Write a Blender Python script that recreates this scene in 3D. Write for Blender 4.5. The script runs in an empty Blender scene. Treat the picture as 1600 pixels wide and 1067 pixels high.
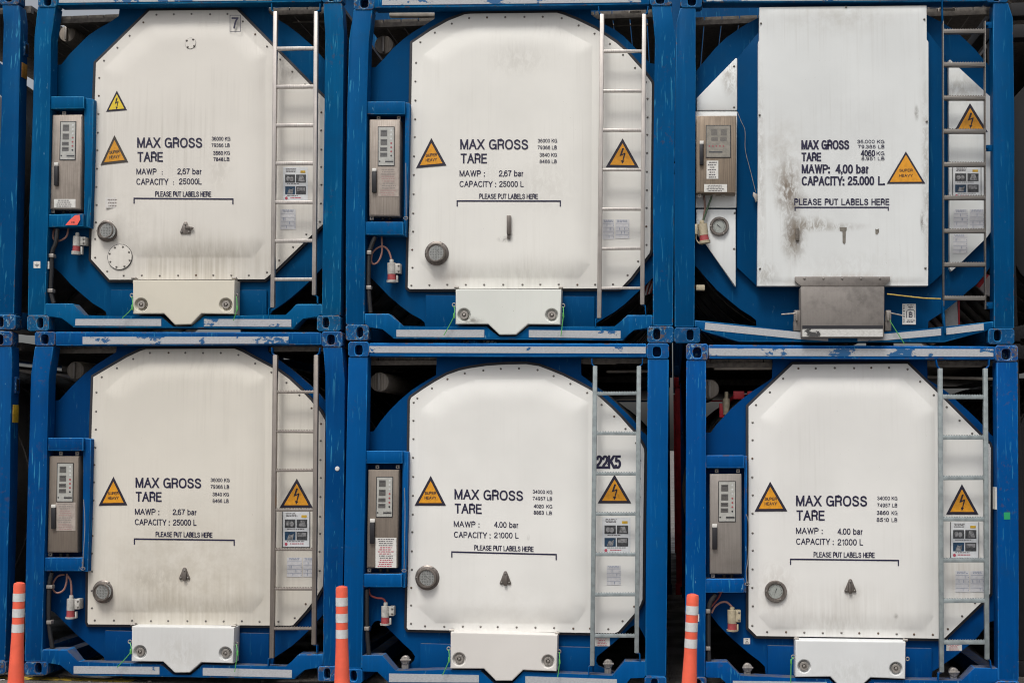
import bpy, bmesh, math, random
from mathutils import Vector, Matrix, geometry

random.seed(7)
sc = bpy.context.scene
COL = sc.collection

# ------------------------------------------------------------------ camera
F = 2069.0
YAW, PITCH, DIST, EYE = math.radians(6.8), math.radians(4.3), 9.8, 1.83
cam_d = bpy.data.cameras.new("camera")
cam = bpy.data.objects.new("camera", cam_d)
COL.objects.link(cam)
cam_d.sensor_fit = 'HORIZONTAL'
cam_d.sensor_width = 36.0
cam_d.lens = F / 1600.0 * 36.0
cam_d.clip_start, cam_d.clip_end = 0.1, 2000.0
RC = Matrix.Rotation(YAW, 3, 'Z') @ Matrix.Rotation(math.pi / 2 + PITCH, 3, 'X')
CAM = Vector((0.0, -DIST, EYE))
cam.location = CAM
cam.rotation_euler = RC.to_euler()
sc.camera = cam

# ------------------------------------------------------------------ light
SUN_EL, SUN_AZ = math.radians(60), math.radians(196)
world = bpy.data.worlds.new("World")
sc.world = world
world.use_nodes = True
wn, wl = world.node_tree.nodes, world.node_tree.links
wn.clear()
sky = wn.new("ShaderNodeTexSky")
sky.sky_type = 'NISHITA'
sky.sun_disc = False
sky.sun_elevation = SUN_EL
sky.sun_rotation = SUN_AZ
sky.air_density, sky.dust_density, sky.ozone_density = 1.0, 6.0, 0.6
hsv = wn.new("ShaderNodeHueSaturation")
hsv.inputs["Saturation"].default_value = 0.3
bg = wn.new("ShaderNodeBackground")
bg.inputs["Strength"].default_value = 0.105
wo = wn.new("ShaderNodeOutputWorld")
wl.new(sky.outputs[0], hsv.inputs["Color"])
wl.new(hsv.outputs[0], bg.inputs["Color"])
wl.new(bg.outputs[0], wo.inputs["Surface"])

sun_d = bpy.data.lights.new("sun", 'SUN')
sun = bpy.data.objects.new("sun", sun_d)
COL.objects.link(sun)
sun_d.energy = 1.5
sun_d.angle = math.radians(16)
sun_d.color = (1.0, 0.972, 0.91)
sdir = Vector((math.sin(SUN_AZ) * math.cos(SUN_EL), math.cos(SUN_AZ) * math.cos(SUN_EL), math.sin(SUN_EL)))
sun.rotation_euler = sdir.to_track_quat('Z', 'Y').to_euler()
sun.location = (0, -12, 14)

sc.view_settings.view_transform = 'Standard'
sc.view_settings.look = 'None'
sc.view_settings.exposure = 0.30
sc.view_settings.gamma = 1.0
sc.view_settings.use_curve_mapping = False
sc.cycles.filter_width = 1.1
sc.render.resolution_x, sc.render.resolution_y = 1024, 682


def P(px, py, y=0.0):
    """world point on the upright plane at depth y that stands at photo position px, py"""
    d = RC @ Vector(((px - 800) / F, -(py - 533.5) / F, -1.0))
    t = (y - CAM.y) / d.y
    return CAM + d * t


# ------------------------------------------------------------------ materials
class N:
    def __init__(s, name):
        s.m = bpy.data.materials.new(name)
        s.m.use_nodes = True
        s.t = s.m.node_tree
        s.n, s.l = s.t.nodes, s.t.links
        s.b = s.n["Principled BSDF"]
        s.pos = None

    def new(s, typ, **kw):
        n = s.n.new(typ)
        for k, v in kw.items():
            setattr(n, k, v)
        return n

    def put(s, sock, v):
        if isinstance(v, bpy.types.NodeSocket):
            s.l.new(v, sock)
        else:
            sock.default_value = v

    def position(s):
        if s.pos is None:
            s.pos = s.new("ShaderNodeNewGeometry").outputs["Position"]
        return s.pos

    def noise(s, scale, detail=4.0, off=(0, 0, 0), rough=0.55, dist=0.0):
        """scale: number or 3 numbers"""
        if not isinstance(scale, (tuple, list)):
            scale = (scale,) * 3
        mp = s.new("ShaderNodeMapping")
        s.l.new(s.position(), mp.inputs["Vector"])
        mp.inputs["Location"].default_value = off
        mp.inputs["Scale"].default_value = scale
        nz = s.new("ShaderNodeTexNoise")
        nz.inputs["Scale"].default_value = 1.0
        nz.inputs["Detail"].default_value = detail
        nz.inputs["Roughness"].default_value = rough
        nz.inputs["Distortion"].default_value = dist
        s.l.new(mp.outputs[0], nz.inputs["Vector"])
        return nz.outputs["Fac"]

    def ramp(s, v, a, b, lo=0.0, hi=1.0):
        r = s.new("ShaderNodeMapRange")
        r.interpolation_type = 'SMOOTHSTEP'
        s.put(r.inputs[0], v)
        r.inputs[1].default_value, r.inputs[2].default_value = a, b
        r.inputs[3].default_value, r.inputs[4].default_value = lo, hi
        return r.outputs[0]

    def math(s, op, a, b=0.0):
        m = s.new("ShaderNodeMath", operation=op)
        s.put(m.inputs[0], a)
        s.put(m.inputs[1], b)
        return m.outputs[0]

    def mix(s, f, a, b):
        m = s.new("ShaderNodeMix", data_type='RGBA')
        s.put(m.inputs[0], f)
        for i, v in ((6, a), (7, b)):
            if not isinstance(v, bpy.types.NodeSocket) and len(v) == 3:
                v = (*v, 1)
            s.put(m.inputs[i], v)
        return m.outputs[2]

    def blob(s, c, rx, rz):
        """soft patch of dirt or painted shade around a world point"""
        sub = s.new("ShaderNodeVectorMath", operation='SUBTRACT')
        s.l.new(s.position(), sub.inputs[0])
        sub.inputs[1].default_value = c
        mul = s.new("ShaderNodeVectorMath", operation='MULTIPLY')
        s.l.new(sub.outputs[0], mul.inputs[0])
        mul.inputs[1].default_value = (1 / rx, 0, 1 / rz)
        ln = s.new("ShaderNodeVectorMath", operation='LENGTH')
        s.l.new(mul.outputs[0], ln.inputs[0])
        return s.ramp(ln.outputs["Value"], 1.15, 0.0)

    def bump(s, h, dist=0.002, strength=0.6):
        b = s.new("ShaderNodeBump")
        b.inputs["Strength"].default_value = strength
        b.inputs["Distance"].default_value = dist
        s.l.new(h, b.inputs["Height"])
        s.l.new(b.outputs[0], s.b.inputs["Normal"])

    def done(s, col, rough=0.5, metal=0.0, spec=0.5):
        if not isinstance(col, bpy.types.NodeSocket) and len(col) == 3:
            col = (*col, 1)
        s.put(s.b.inputs["Base Color"], col)
        s.put(s.b.inputs["Roughness"], rough)
        s.put(s.b.inputs["Metallic"], metal)
        s.b.inputs["Specular IOR Level"].default_value = spec
        return s.m


def plain(name, col, rough=0.5, metal=0.0, var=0.12, scale=14.0, spec=0.5):
    k = N(name)
    f = k.ramp(k.noise(scale), 0.35, 0.7)
    c2 = tuple(c * (1 - var) for c in col)
    return k.done(k.mix(f, col, c2), rough, metal, spec)


RUST = (0.085, 0.05, 0.03)


def blue_paint(name, c1, c2, wear=0.5, seed=0.0, streak=0.3):
    k = N(name)
    o = (seed, seed * 1.7, seed * 0.6)
    col = k.mix(k.ramp(k.noise(1.6, 3, o), 0.35, 0.65), c1, c2)
    # faded runs down the steel
    st = k.ramp(k.noise((28, 28, 0.9), 3, o), 0.5, 0.75, 0, streak)
    col = k.mix(st, col, tuple(min(1, c * 1.45) for c in c1))
    # dusty grime
    gr = k.math('MULTIPLY', k.ramp(k.noise(3.2, 6, o, 0.7), 0.5, 0.8), 0.3)
    col = k.mix(gr, col, (0.012, 0.05, 0.10))
    # pale rub marks and scratches
    sc_ = k.math('MULTIPLY', k.ramp(k.noise((60, 60, 4.5), 3, o, 0.6, 0.5), 0.60, 0.66), k.ramp(k.noise(3.0, 2, o), 0.46 - 0.12 * wear, 0.62))
    col = k.mix(k.math('MULTIPLY', sc_, min(0.8, 0.6 * wear)), col, (0.05, 0.30, 0.48))
    s2 = k.math('MULTIPLY', k.ramp(k.noise((30, 30, 9), 5, (seed + 8, 2, 1), 0.7), 0.66, 0.70), min(0.9, wear))
    col = k.mix(k.math('MULTIPLY', s2, 0.7), col, (0.20, 0.42, 0.52))
    # rust spots
    ru = k.math('MULTIPLY', k.ramp(k.noise(30, 5, o, 0.65), 0.55, 0.63), k.ramp(k.noise(2.6, 3, (seed + 3, 1, 2)), 0.60 - 0.1 * wear, 0.70))
    col = k.mix(k.math('MULTIPLY', ru, min(0.9, 0.38 * wear)), col, RUST)
    # dust lying on upward faces
    nz = k.new("ShaderNodeNewGeometry").outputs["Normal"]
    sx = k.new("ShaderNodeSeparateXYZ")
    k.l.new(nz, sx.inputs[0])
    du = k.math('MULTIPLY', k.ramp(sx.outputs[2], 0.5, 0.85), k.ramp(k.noise(14, 5, o), 0.3, 0.6, 0.3, 0.8))
    col = k.mix(du, col, (0.12, 0.115, 0.115))
    k.bump(k.noise(5.5, 4, o), 0.004, 0.35)
    ro = k.ramp(k.noise(7, 4, o), 0.3, 0.7, 0.36, 0.56)
    return k.done(col, ro, 0.0, 0.04)


def highlit_worn_edge(name, c1, wear, seed):
    """edge highlight painted in as lighter blue, with pale rubs and rust"""
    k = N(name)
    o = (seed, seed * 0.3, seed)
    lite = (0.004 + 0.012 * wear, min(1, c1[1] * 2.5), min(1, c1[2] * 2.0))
    col = k.mix(k.ramp(k.noise(5, 3, o), 0.35, 0.6, 0.1, 0.9), c1, lite)  # brightens the blue as a painted highlight along the edge
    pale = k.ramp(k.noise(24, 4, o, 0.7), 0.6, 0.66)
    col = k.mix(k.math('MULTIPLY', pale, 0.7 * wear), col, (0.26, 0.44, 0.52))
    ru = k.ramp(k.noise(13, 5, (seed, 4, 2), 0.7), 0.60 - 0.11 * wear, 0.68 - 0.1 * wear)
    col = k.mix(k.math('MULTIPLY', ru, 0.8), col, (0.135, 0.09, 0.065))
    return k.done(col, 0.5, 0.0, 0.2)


def casting_paint(name, wear, seed, c1=(0.006, 0.105, 0.27)):
    k = N(name)
    o = (seed, seed, seed)
    col = k.mix(k.ramp(k.noise(6, 4, o), 0.35, 0.65), c1, tuple(c * 0.75 for c in c1))
    sc_ = k.ramp(k.noise((45, 45, 26), 4, o, 0.6, 1.2), 0.575 - 0.03 * wear, 0.64)
    col = k.mix(k.math('MULTIPLY', sc_, 0.75 * wear), col, (0.24, 0.42, 0.50))
    ru = k.ramp(k.noise(24, 6, (seed + 5, 0, 0), 0.7), 0.57 - 0.06 * wear, 0.66 - 0.05 * wear)
    col = k.mix(k.math('MULTIPLY', ru, 0.9 * min(1, wear + 0.15)), col, (0.115, 0.075, 0.052))
    k.bump(k.noise(40, 4, o), 0.003, 0.5)
    return k.done(col, 0.6, 0.0, 0.12)


def white_panel(name, c, seed, streak=0.25, stains_and_shade=(), grime=(0.27, 0.235, 0.19)):
    k = N(name)
    o = (seed, 0, seed * 0.7)
    c2 = tuple(v * 0.93 for v in c)
    col = k.mix(k.ramp(k.noise(1.7, 3, o), 0.3, 0.7), c, c2)
    st = k.math('MULTIPLY', k.ramp(k.noise((48, 48, 1.1), 4, o, 0.6), 0.45, 0.8), k.ramp(k.noise(1.5, 2, (seed + 9, 0, 4)), 0.4, 0.65))
    col = k.mix(k.math('MULTIPLY', st, streak * 0.4), col, grime)
    sp = k.math('MULTIPLY', k.ramp(k.noise(75, 2, o), 0.72, 0.77), k.ramp(k.noise(2.1, 2, (seed, 7, 0)), 0.5, 0.7))
    col = k.mix(k.math('MULTIPLY', sp, 0.55), col, (0.16, 0.12, 0.085))
    for (x, y, rx, ry, s, fine, dark) in stains_and_shade:
        f = k.blob(P(x, y, 0.08), rx * 0.0049, ry * 0.0049)
        if fine == 1:      # runs
            nz = k.math('MULTIPLY', k.ramp(k.noise((38, 38, 0.8), 4, o, 0.6), 0.1, 0.9), k.ramp(k.noise(4.5, 4, (seed, 3, 0)), 0.3, 0.7, 0.45, 1.0))
        elif fine == 2:    # blotchy dirt
            nz = k.ramp(k.noise((26, 26, 13), 7, o, 0.72, 0.8), 0.36, 0.6)
        else:
            nz = k.ramp(k.noise(9, 6, o, 0.7), 0.3, 0.7)
        col = k.mix(k.math('MULTIPLY', k.math('MULTIPLY', f, nz), s), col, dark)
    k.bump(k.noise(3.4, 3, o), 0.006, 0.25)
    ro = k.ramp(k.noise(5, 4, o), 0.3, 0.7, 0.42, 0.6)
    return k.done(col, ro, 0.0, 0.35)


def tape_mat(name, peel, seed, c=(0.43, 0.445, 0.47), under=(0.006, 0.09, 0.24)):
    k = N(name)
    o = (seed * 3.1, 0, seed)
    col = k.mix(k.ramp(k.noise((60, 60, 120), 3, o), 0.3, 0.75), c, tuple(v * 0.8 for v in c))
    dirt = k.ramp(k.noise(22, 6, o, 0.7), 0.55, 0.8)
    col = k.mix(k.math('MULTIPLY', dirt, 0.45), col, (0.2, 0.18, 0.16))
    big = k.noise((3.4, 3.4, 6), 2, (seed * 5, 3, 1))
    fine = k.noise((16, 16, 26), 6, o, 0.65)
    v = k.math('ADD', k.math('MULTIPLY', big, 0.62), k.math('MULTIPLY', fine, 0.38))
    m = k.ramp(v, 0.635 - 0.16 * peel, 0.645 - 0.16 * peel)
    edge = k.ramp(v, 0.605 - 0.16 * peel, 0.64 - 0.16 * peel, 0, 0.35)
    col = k.mix(edge, col, (0.3, 0.28, 0.25))
    col = k.mix(m, col, under)
    return k.done(col, 0.5)


def steel(name, c, rough, seed=0, var=0.25, vertical=True, metal=0.85, stain=0.0):
    k = N(name)
    o = (seed, seed, seed)
    s = (140, 140, 3) if vertical else (3, 140, 140)
    col = k.mix(k.ramp(k.noise(s, 3, o), 0.3, 0.7), c, tuple(v * (1 - var) for v in c))
    gr = k.ramp(k.noise(7, 6, o, 0.7), 0.42, 0.75, 0, 0.35 + stain)
    col = k.mix(gr, col, tuple(v * 0.5 for v in c))
    return k.done(col, k.ramp(k.noise(9, 4, o), 0.3, 0.7, rough, rough + 0.18), metal)


M = {}
M['gasket'] = plain("rubber_gasket", (0.016, 0.016, 0.022), 0.6)
M['bolt'] = plain("bolt_steel", (0.20, 0.185, 0.17), 0.5, 0.4, 0.5, 60)
M['rustbolt'] = plain("rusty_bolt", (0.16, 0.11, 0.08), 0.7, 0.1, 0.5, 60)
M['ink'] = plain("navy_ink", (0.012, 0.010, 0.045), 0.5, 0, 0.25, 50)
M['ink2'] = plain("grey_ink", (0.055, 0.055, 0.085), 0.5, 0, 0.25, 50)
M['black'] = plain("black_plastic", (0.012, 0.012, 0.016), 0.45)
M['dark'] = plain("dark_interior", (0.006, 0.006, 0.008), 0.8)
M['amber'] = plain("amber_sign", (0.70, 0.30, 0.010), 0.5, 0, 0.2, 40)
M['amber2'] = plain("faded_amber_sign", (0.62, 0.28, 0.018), 0.55, 0, 0.2, 60)
M['yellow'] = plain("yellow_sign", (0.74, 0.54, 0.035), 0.45, 0, 0.12, 60)
M['signblack'] = plain("sign_black", (0.014, 0.012, 0.028), 0.45)
M['signgrey'] = plain("faded_sign_black", (0.05, 0.042, 0.035), 0.55)
M['ladder'] = steel("ladder_steel", (0.56, 0.52, 0.49), 0.34, 1, 0.25, True, 0.75)
M['ladder2'] = steel("dull_ladder_steel", (0.36, 0.32, 0.29), 0.34, 2, 0.25, True, 0.75)
M['ladder3'] = plain("grey_painted_ladder", (0.27, 0.31, 0.32), 0.5, 0.1, 0.28, 22)
M['ladder4'] = steel("weathered_ladder_steel", (0.22, 0.205, 0.19), 0.45, 3, 0.4, False, 0.5)
M['cab_a'] = steel("weathered_cabinet_steel", (0.42, 0.365, 0.32), 0.45, 4, 0.28, True, 0.45, 0.1)
M['cab_b'] = steel("brushed_cabinet_steel", (0.25, 0.21, 0.175), 0.4, 5, 0.2, True, 0.4)
M['cab_c'] = steel("dirty_cabinet_steel", (0.31, 0.245, 0.185), 0.5, 6, 0.35, True, 0.35, 0.15)
M['cab_d'] = steel("clean_cabinet_steel", (0.33, 0.30, 0.275), 0.36, 7, 0.15, True, 0.45)
M['coversteel'] = steel("stained_cover_steel", (0.235, 0.215, 0.20), 0.5, 8, 0.07, True, 0.3, 0.5)
M['fit'] = steel("galvanised_fitting", (0.42, 0.39, 0.36), 0.45, 9, 0.4, True, 0.6)
M['gaugering'] = steel("gauge_steel", (0.25, 0.22, 0.20), 0.32, 10, 0.4, True, 0.75)
M['dial'] = plain("gauge_dial", (0.33, 0.35, 0.33), 0.4, 0, 0.2, 90)
M['grille'] = plain("gauge_grille", (0.36, 0.37, 0.36), 0.45, 0.4, 0.3, 90)
M['griddot'] = plain("grille_hole", (0.10, 0.10, 0.10), .6)
M['board'] = plain("display_board", (0.46, 0.46, 0.43), 0.5, 0, 0.15, 40)
M['boarddirty'] = plain("dusty_display_board", (0.26, 0.235, 0.19), 0.6, 0, 0.3, 30)
M['lcd'] = plain("display_grey", (0.10, 0.095, 0.09), 0.4, 0, 0.3, 90)
M['lcddirty'] = plain("dusty_display_grey", (0.13, 0.115, 0.095), 0.5, 0, 0.3, 90)
M['reddot'] = plain("red_lamp", (0.35, 0.05, 0.06), 0.4)
M['paper'] = plain("label_paper", (0.66, 0.65, 0.62), 0.6, 0, 0.1, 30)
M['paperdull'] = plain("worn_label_paper", (0.40, 0.345, 0.305), 0.6, 0, 0.2, 30)
M['sheet'] = plain("sheet_paper", (0.66, 0.68, 0.70), 0.35, 0, 0.1, 30)
M['tablep'] = plain("table_sticker_paper", (0.60, 0.60, 0.62), 0.55, 0, 0.12, 40)
M['paperfaint'] = plain("weathered_sticker", (0.62, 0.605, 0.58), .6, 0, .1, 60)
M['tableink'] = plain("table_sticker_ink", (0.34, 0.37, 0.46), 0.6, 0, 0.2, 90)
M['print'] = plain("small_print", (0.12, 0.11, 0.12), 0.6)
M['printdull'] = plain("faded_small_print", (0.27, 0.24, 0.225), 0.6)
M['printdullred'] = plain("faded_red_print", (0.36, 0.24, 0.23), 0.6)
M['printred'] = plain("small_red_print", (0.45, 0.07, 0.11), 0.6)
M['photo1'] = plain("printed_photo_grey", (0.065, 0.068, 0.075), 0.4, 0, 0.7, 60)
M['photo2'] = plain("printed_photo_blue", (0.012, 0.06, 0.13), 0.4, 0, 0.6, 60)
M['photo3'] = plain("printed_photo_light", (0.30, 0.30, 0.31), 0.4, 0, 0.7, 55)
M['plug'] = plain("plug_plastic", (0.50, 0.49, 0.46), 0.5, 0, 0.3, 30)
M['plugcream'] = plain("yellowed_plug_plastic", (0.46, 0.40, 0.28), 0.5, 0, 0.3, 30)
M['plugred'] = plain("plug_red", (0.36, 0.06, 0.065), 0.5, 0, 0.25, 30)
M['cable'] = plain("pink_cable", (0.36, 0.18, 0.15), 0.5, 0, 0.3, 20)
M['cablered'] = plain("red_cable", (0.32, 0.06, 0.055), 0.5, 0, 0.3, 20)
M['cablegreen'] = plain("green_cable", (0.05, 0.09, 0.05), 0.5, 0, 0.3, 20)
M['hose'] = plain("black_conduit", (0.018, 0.018, 0.02), 0.5, 0, 0.3, 20)
M['seal'] = plain("green_seal", (0.09, 0.38, 0.09), 0.45)
M['rope'] = plain("yellow_rope", (0.50, 0.35, 0.07), 0.6, 0, 0.3, 60)
M['fluo'] = plain("fluorescent_sticker", (0.85, 0.12, 0.09), 0.5, 0, 0.08, 20)
M['greentag'] = plain("green_sticker", (0.01, 0.30, 0.12), 0.5)
M['yellowtag'] = plain("yellow_tag", (0.60, 0.38, 0.03), 0.5, 0, 0.3, 40)
M['orangetag'] = plain("faded_orange_tag", (0.42, 0.20, 0.03), 0.5, 0, 0.4, 40)
M['red'] = plain("red_frame_paint", (0.55, 0.022, 0.035), 0.5, 0, 0.3, 8)
M['barrel'] = steel("tank_cladding_steel", (0.26, 0.245, 0.23), 0.4, 11, 0.25, False, 0.5)
M['barrelpol'] = steel("ribbed_tank_steel", (0.40, 0.36, 0.33), 0.3, 12, 0.6, False, 0.8)
M['walk'] = plain("walkway_grating", (0.20, 0.18, 0.16), 0.55, 0.4, 0.4, 30)
M['beam'] = plain("weathered_beam", (0.26, 0.235, 0.21), 0.6, 0.2, 0.35, 12)
M['cap'] = steel("tube_cap", (0.40, 0.35, 0.30), 0.5, 13, 0.4, True, 0.3)
M['orange'] = plain("orange_post_plastic", (0.85, 0.13, 0.07), 0.5, 0, 0.14, 9)
M['refl'] = plain("white_reflective_band", (0.62, 0.63, 0.63), 0.4, 0, 0.12, 40)
M['whitehull'] = plain("white_cladding", (0.5, 0.46, 0.45), 0.6, 0, 0.2, 8)

g = N("cabinet_glass")
tr = g.new("ShaderNodeBsdfTransparent")
gl = g.new("ShaderNodeBsdfGlossy")
gl.inputs["Roughness"].default_value = 0.08
mx = g.new("ShaderNodeMixShader")
mx.inputs[0].default_value = 0.09
g.l.new(tr.outputs[0], mx.inputs[1])
g.l.new(gl.outputs[0], mx.inputs[2])
g.l.new(mx.outputs[0], g.n["Material Output"].inputs[0])
M['glass'] = g.m

BL = [  # two blues, wear
    dict(k='TA', c1=(0.00138, 0.08464, 0.2162), c2=(0.00094, 0.06956, 0.1927), w=0.75, cw=0.6),
    dict(k='TB', c1=(0.00138, 0.07912, 0.23), c2=(0.00094, 0.0658, 0.1974), w=0.8, cw=0.8),
    dict(k='TC', c1=(0.00092, 0.0644, 0.1886), c2=(0.00094, 0.05828, 0.1739), w=0.4, cw=0.25),
    dict(k='BA', c1=(0.00138, 0.0644, 0.2162), c2=(0.00094, 0.047, 0.1739), w=0.9, cw=0.7),
    dict(k='BB', c1=(0.00092, 0.07544, 0.253), c2=(0.00094, 0.0658, 0.2256), w=0.3, cw=0.1),
    dict(k='BC', c1=(0.00092, 0.06808, 0.253), c2=(0.00094, 0.05828, 0.2209), w=0.85, cw=1.0),
    dict(k='LT', c1=(0.00184, 0.06992, 0.2024), c2=(0.00094, 0.05828, 0.1786), w=0.9, cw=0.8),
    dict(k='LB', c1=(0.00184, 0.06072, 0.2024), c2=(0.00094, 0.047, 0.1692), w=0.8, cw=0.8),
]
for i, b in enumerate(BL):
    M['blue' + b['k']] = blue_paint("blue_paint", b['c1'], b['c2'], b['w'], i * 3.7 + 1)
    M['disc' + b['k']] = blue_paint("blue_end_plate_paint", tuple(v * 0.86 for v in b['c2']), tuple(v * 0.76 for v in b['c2']), 0.15, i * 2.9 + 20, 0.12)
    M['edge' + b['k']] = highlit_worn_edge("highlit_worn_edge_paint", b['c1'], b['w'] * .6, i * 4.1 + 3)
    M['cedge' + b['k']] = highlit_worn_edge("highlit_rusty_edge_paint", b['c1'], min(1.3, b['cw'] * 1.1 + .35), i * 6.1 + 3)
    M['cast' + b['k']] = casting_paint("blue_casting_paint", b['cw'], i * 5.3 + 2, b['c1'])


# ------------------------------------------------------------------ mesh building
class MB:
    """gathers shapes, in world space, for one mesh object"""

    def __init__(s):
        s.bm = bmesh.new()

    def poly(s, pts, mi=0, smooth=False):
        vs = [s.bm.verts.new(p) for p in pts]
        f = s.bm.faces.new(vs)
        f.material_index = mi
        f.smooth = smooth
        return f

    def flat(s, loop, y, mi=0):
        """sheet facing the viewer's side (-Y) from photo positions"""
        pts = [P(a, b, y) for a, b in loop]
        n = sum(((pts[i].x * pts[(i + 1) % len(pts)].z - pts[(i + 1) % len(pts)].x * pts[i].z) for i in range(len(pts))))
        if n < 0:
            pts.reverse()
        return s.poly(pts, mi)

    def prism(s, loop, y0, y1, mi=0, bev=0.0, seg=2, emi=None):
        pts = [P(a, b, y0) for a, b in loop]
        s.prism_w(pts, y1 - y0, mi, bev, seg, emi)

    def prism_w(s, pts, dy, mi=0, bev=0.0, seg=2, emi=None):
        n = len(pts)
        area = sum(pts[i].x * pts[(i + 1) % n].z - pts[(i + 1) % n].x * pts[i].z for i in range(n))
        if area < 0:
            pts = pts[::-1]
        fr = [s.bm.verts.new(p) for p in pts]
        bk = [s.bm.verts.new(p + Vector((0, dy, 0))) for p in pts]
        ff = s.bm.faces.new(fr)
        fb = s.bm.faces.new(bk[::-1])
        sides = []
        for i in range(n):
            j = (i + 1) % n
            sides.append(s.bm.faces.new((fr[j], fr[i], bk[i], bk[j])))
        for q in (ff, fb, *sides):
            q.material_index = mi
        if bev > 0:
            ed = list(ff.edges)
            for i in range(n):
                a, b, c = pts[i - 1], pts[i], pts[(i + 1) % n]
                e = s.bm.edges.get((fr[i], bk[i]))
                u, v = (a - b).normalized(), (c - b).normalized()
                if e and u.dot(v) > -0.92:
                    ed.append(e)
            r = bmesh.ops.bevel(s.bm, geom=ed, offset=bev, segments=seg, profile=0.5, affect='EDGES', clamp_overlap=True)
            for q in r['faces']:
                q.material_index = mi if emi is None else emi
                q.smooth = True

    def box(s, lo, hi, mi=0, bev=0.0):
        pts = [Vector((lo[0], lo[1], lo[2])), Vector((hi[0], lo[1], lo[2])), Vector((hi[0], lo[1], hi[2])), Vector((lo[0], lo[1], hi[2]))]
        s.prism_w(pts, hi[1] - lo[1], mi, bev)

    def tube(s, path, rad, mi=0, n=12, cap=True):
        path = [Vector(p) for p in path]
        if not isinstance(rad, (list, tuple)):
            rad = [rad] * len(path)
        rings = []
        up = None
        for i, p in enumerate(path):
            a = path[max(i - 1, 0)]
            b = path[min(i + 1, len(path) - 1)]
            t = (b - a)
            if t.length < 1e-9:
                t = path[min(i + 1, len(path) - 1)] - p if i == 0 else p - path[i - 1]
            if t.length < 1e-9:
                t = Vector((0, 0, 1))
            t.normalize()
            if up is None:
                up = Vector((0, 1, 0)) if abs(t.y) < 0.9 else Vector((1, 0, 0))
            u = t.cross(up)
            if u.length < 1e-6:
                u = t.orthogonal()
            u.normalize()
            w = u.cross(t)
            up = w
            rings.append([s.bm.verts.new(p + (u * math.cos(q) + w * math.sin(q)) * rad[i]) for q in [2 * math.pi * k / n for k in range(n)]])
        for a, b in zip(rings, rings[1:]):
            for k in range(n):
                f = s.bm.faces.new((a[k], a[(k + 1) % n], b[(k + 1) % n], b[k]))
                f.material_index = mi
                f.smooth = True
        if cap:
            for r in (rings[0][::-1], rings[-1]):
                f = s.bm.faces.new(r)
                f.material_index = mi

    def lathe(s, c, prof, mi=0, n=32, cap=True, sx=1.0):
        """profile of (radius, y offset) turned about the Y axis through c"""
        rings = []
        for r, dy in prof:
            rings.append([s.bm.verts.new(c + Vector((math.cos(q) * r * sx, dy, math.sin(q) * r))) for q in [2 * math.pi * k / n for k in range(n)]])
        for i, (a, b) in enumerate(zip(rings, rings[1:])):
            for k in range(n):
                f = s.bm.faces.new((a[k], a[(k + 1) % n], b[(k + 1) % n], b[k]))
                f.material_index = mi
                f.smooth = True
        if cap:
            f = s.bm.faces.new(rings[-1])
            f.material_index = mi

    def build(s, name, mats, parent=None, label=None, sharp=35, recalc=True):
        if recalc:
            bmesh.ops.recalc_face_normals(s.bm, faces=s.bm.faces[:])
        me = bpy.data.meshes.new(name)
        org = ORG.get(parent.name, Vector((0, 0, 0))) if parent else Vector((0, 0, 0))
        if org.length:
            bmesh.ops.translate(s.bm, verts=s.bm.verts[:], vec=-org)
        s.bm.to_mesh(me)
        s.bm.free()
        if not isinstance(mats, (list, tuple)):
            mats = [mats]
        for m in mats:
            me.materials.append(m)
        try:
            me.set_sharp_from_angle(angle=math.radians(sharp))
        except Exception:
            pass
        o = bpy.data.objects.new(name, me)
        COL.objects.link(o)
        if parent:
            o.parent = parent
            ORG[o.name] = org
        if label:
            o["label"] = label
        return o


ORG = {}


def thing(name, loc, label, cat, group=None):
    o = bpy.data.objects.new(name, None)
    o.empty_display_size = 0.3
    o.location = loc
    COL.objects.link(o)
    ORG[o.name] = Vector(loc)
    o["label"] = label
    o["category"] = cat
    if group:
        o["group"] = group
    return o


def box4(x0, y0, x1, y1):
    return [(x0, y0), (x1, y0), (x1, y1), (x0, y1)]


def ellipse(cx, cy, rx, ry, n=20, p=2.0):
    out = []
    for k in range(n):
        a = 2 * math.pi * k / n
        c, s = math.cos(a), math.sin(a)
        out.append((cx + rx * math.copysign(abs(c) ** (2 / p), c), cy + ry * math.copysign(abs(s) ** (2 / p), s)))
    return out


def holed(loops, y0, y1, bev=0.003):
    """plate with holes, made as a filled outline and turned into a mesh"""
    cu = bpy.data.curves.new("outline", 'CURVE')
    cu.dimensions = '2D'
    cu.fill_mode = 'BOTH'
    cu.extrude = (y1 - y0) / 2 - bev
    cu.bevel_depth = bev
    cu.bevel_resolution = 1
    cu.offset = -bev
    for lp in loops:
        sp = cu.splines.new('POLY')
        sp.points.add(len(lp) - 1)
        for q, (a, b) in zip(sp.points, lp):
            w = P(a, b, y0)
            q.co = (w.x, w.z, 0, 1)
        sp.use_cyclic_u = True
    ob = bpy.data.objects.new("outline", cu)
    me = bpy.data.meshes.new_from_object(ob)
    bpy.data.objects.remove(ob)
    bpy.data.curves.remove(cu)
    ym = (y0 + y1) / 2
    for v in me.vertices:
        x, z, d = v.co
        v.co = (x, ym - d, z)
    b = MB()
    b.bm.from_mesh(me)
    bpy.data.meshes.remove(me)
    return b


# ---- lettering: an upright sans serif drawn with strokes of even weight
def _arc(cx, cy, rx, ry, a0, a1, n=14, p=2.25):
    out = []
    for k in range(n + 1):
        a = math.radians(a0 + (a1 - a0) * k / n)
        c_, s_ = math.cos(a), math.sin(a)
        out.append((cx + rx * math.copysign(abs(c_) ** (2 / p), c_), cy + ry * math.copysign(abs(s_) ** (2 / p), s_)))
    return out


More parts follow.
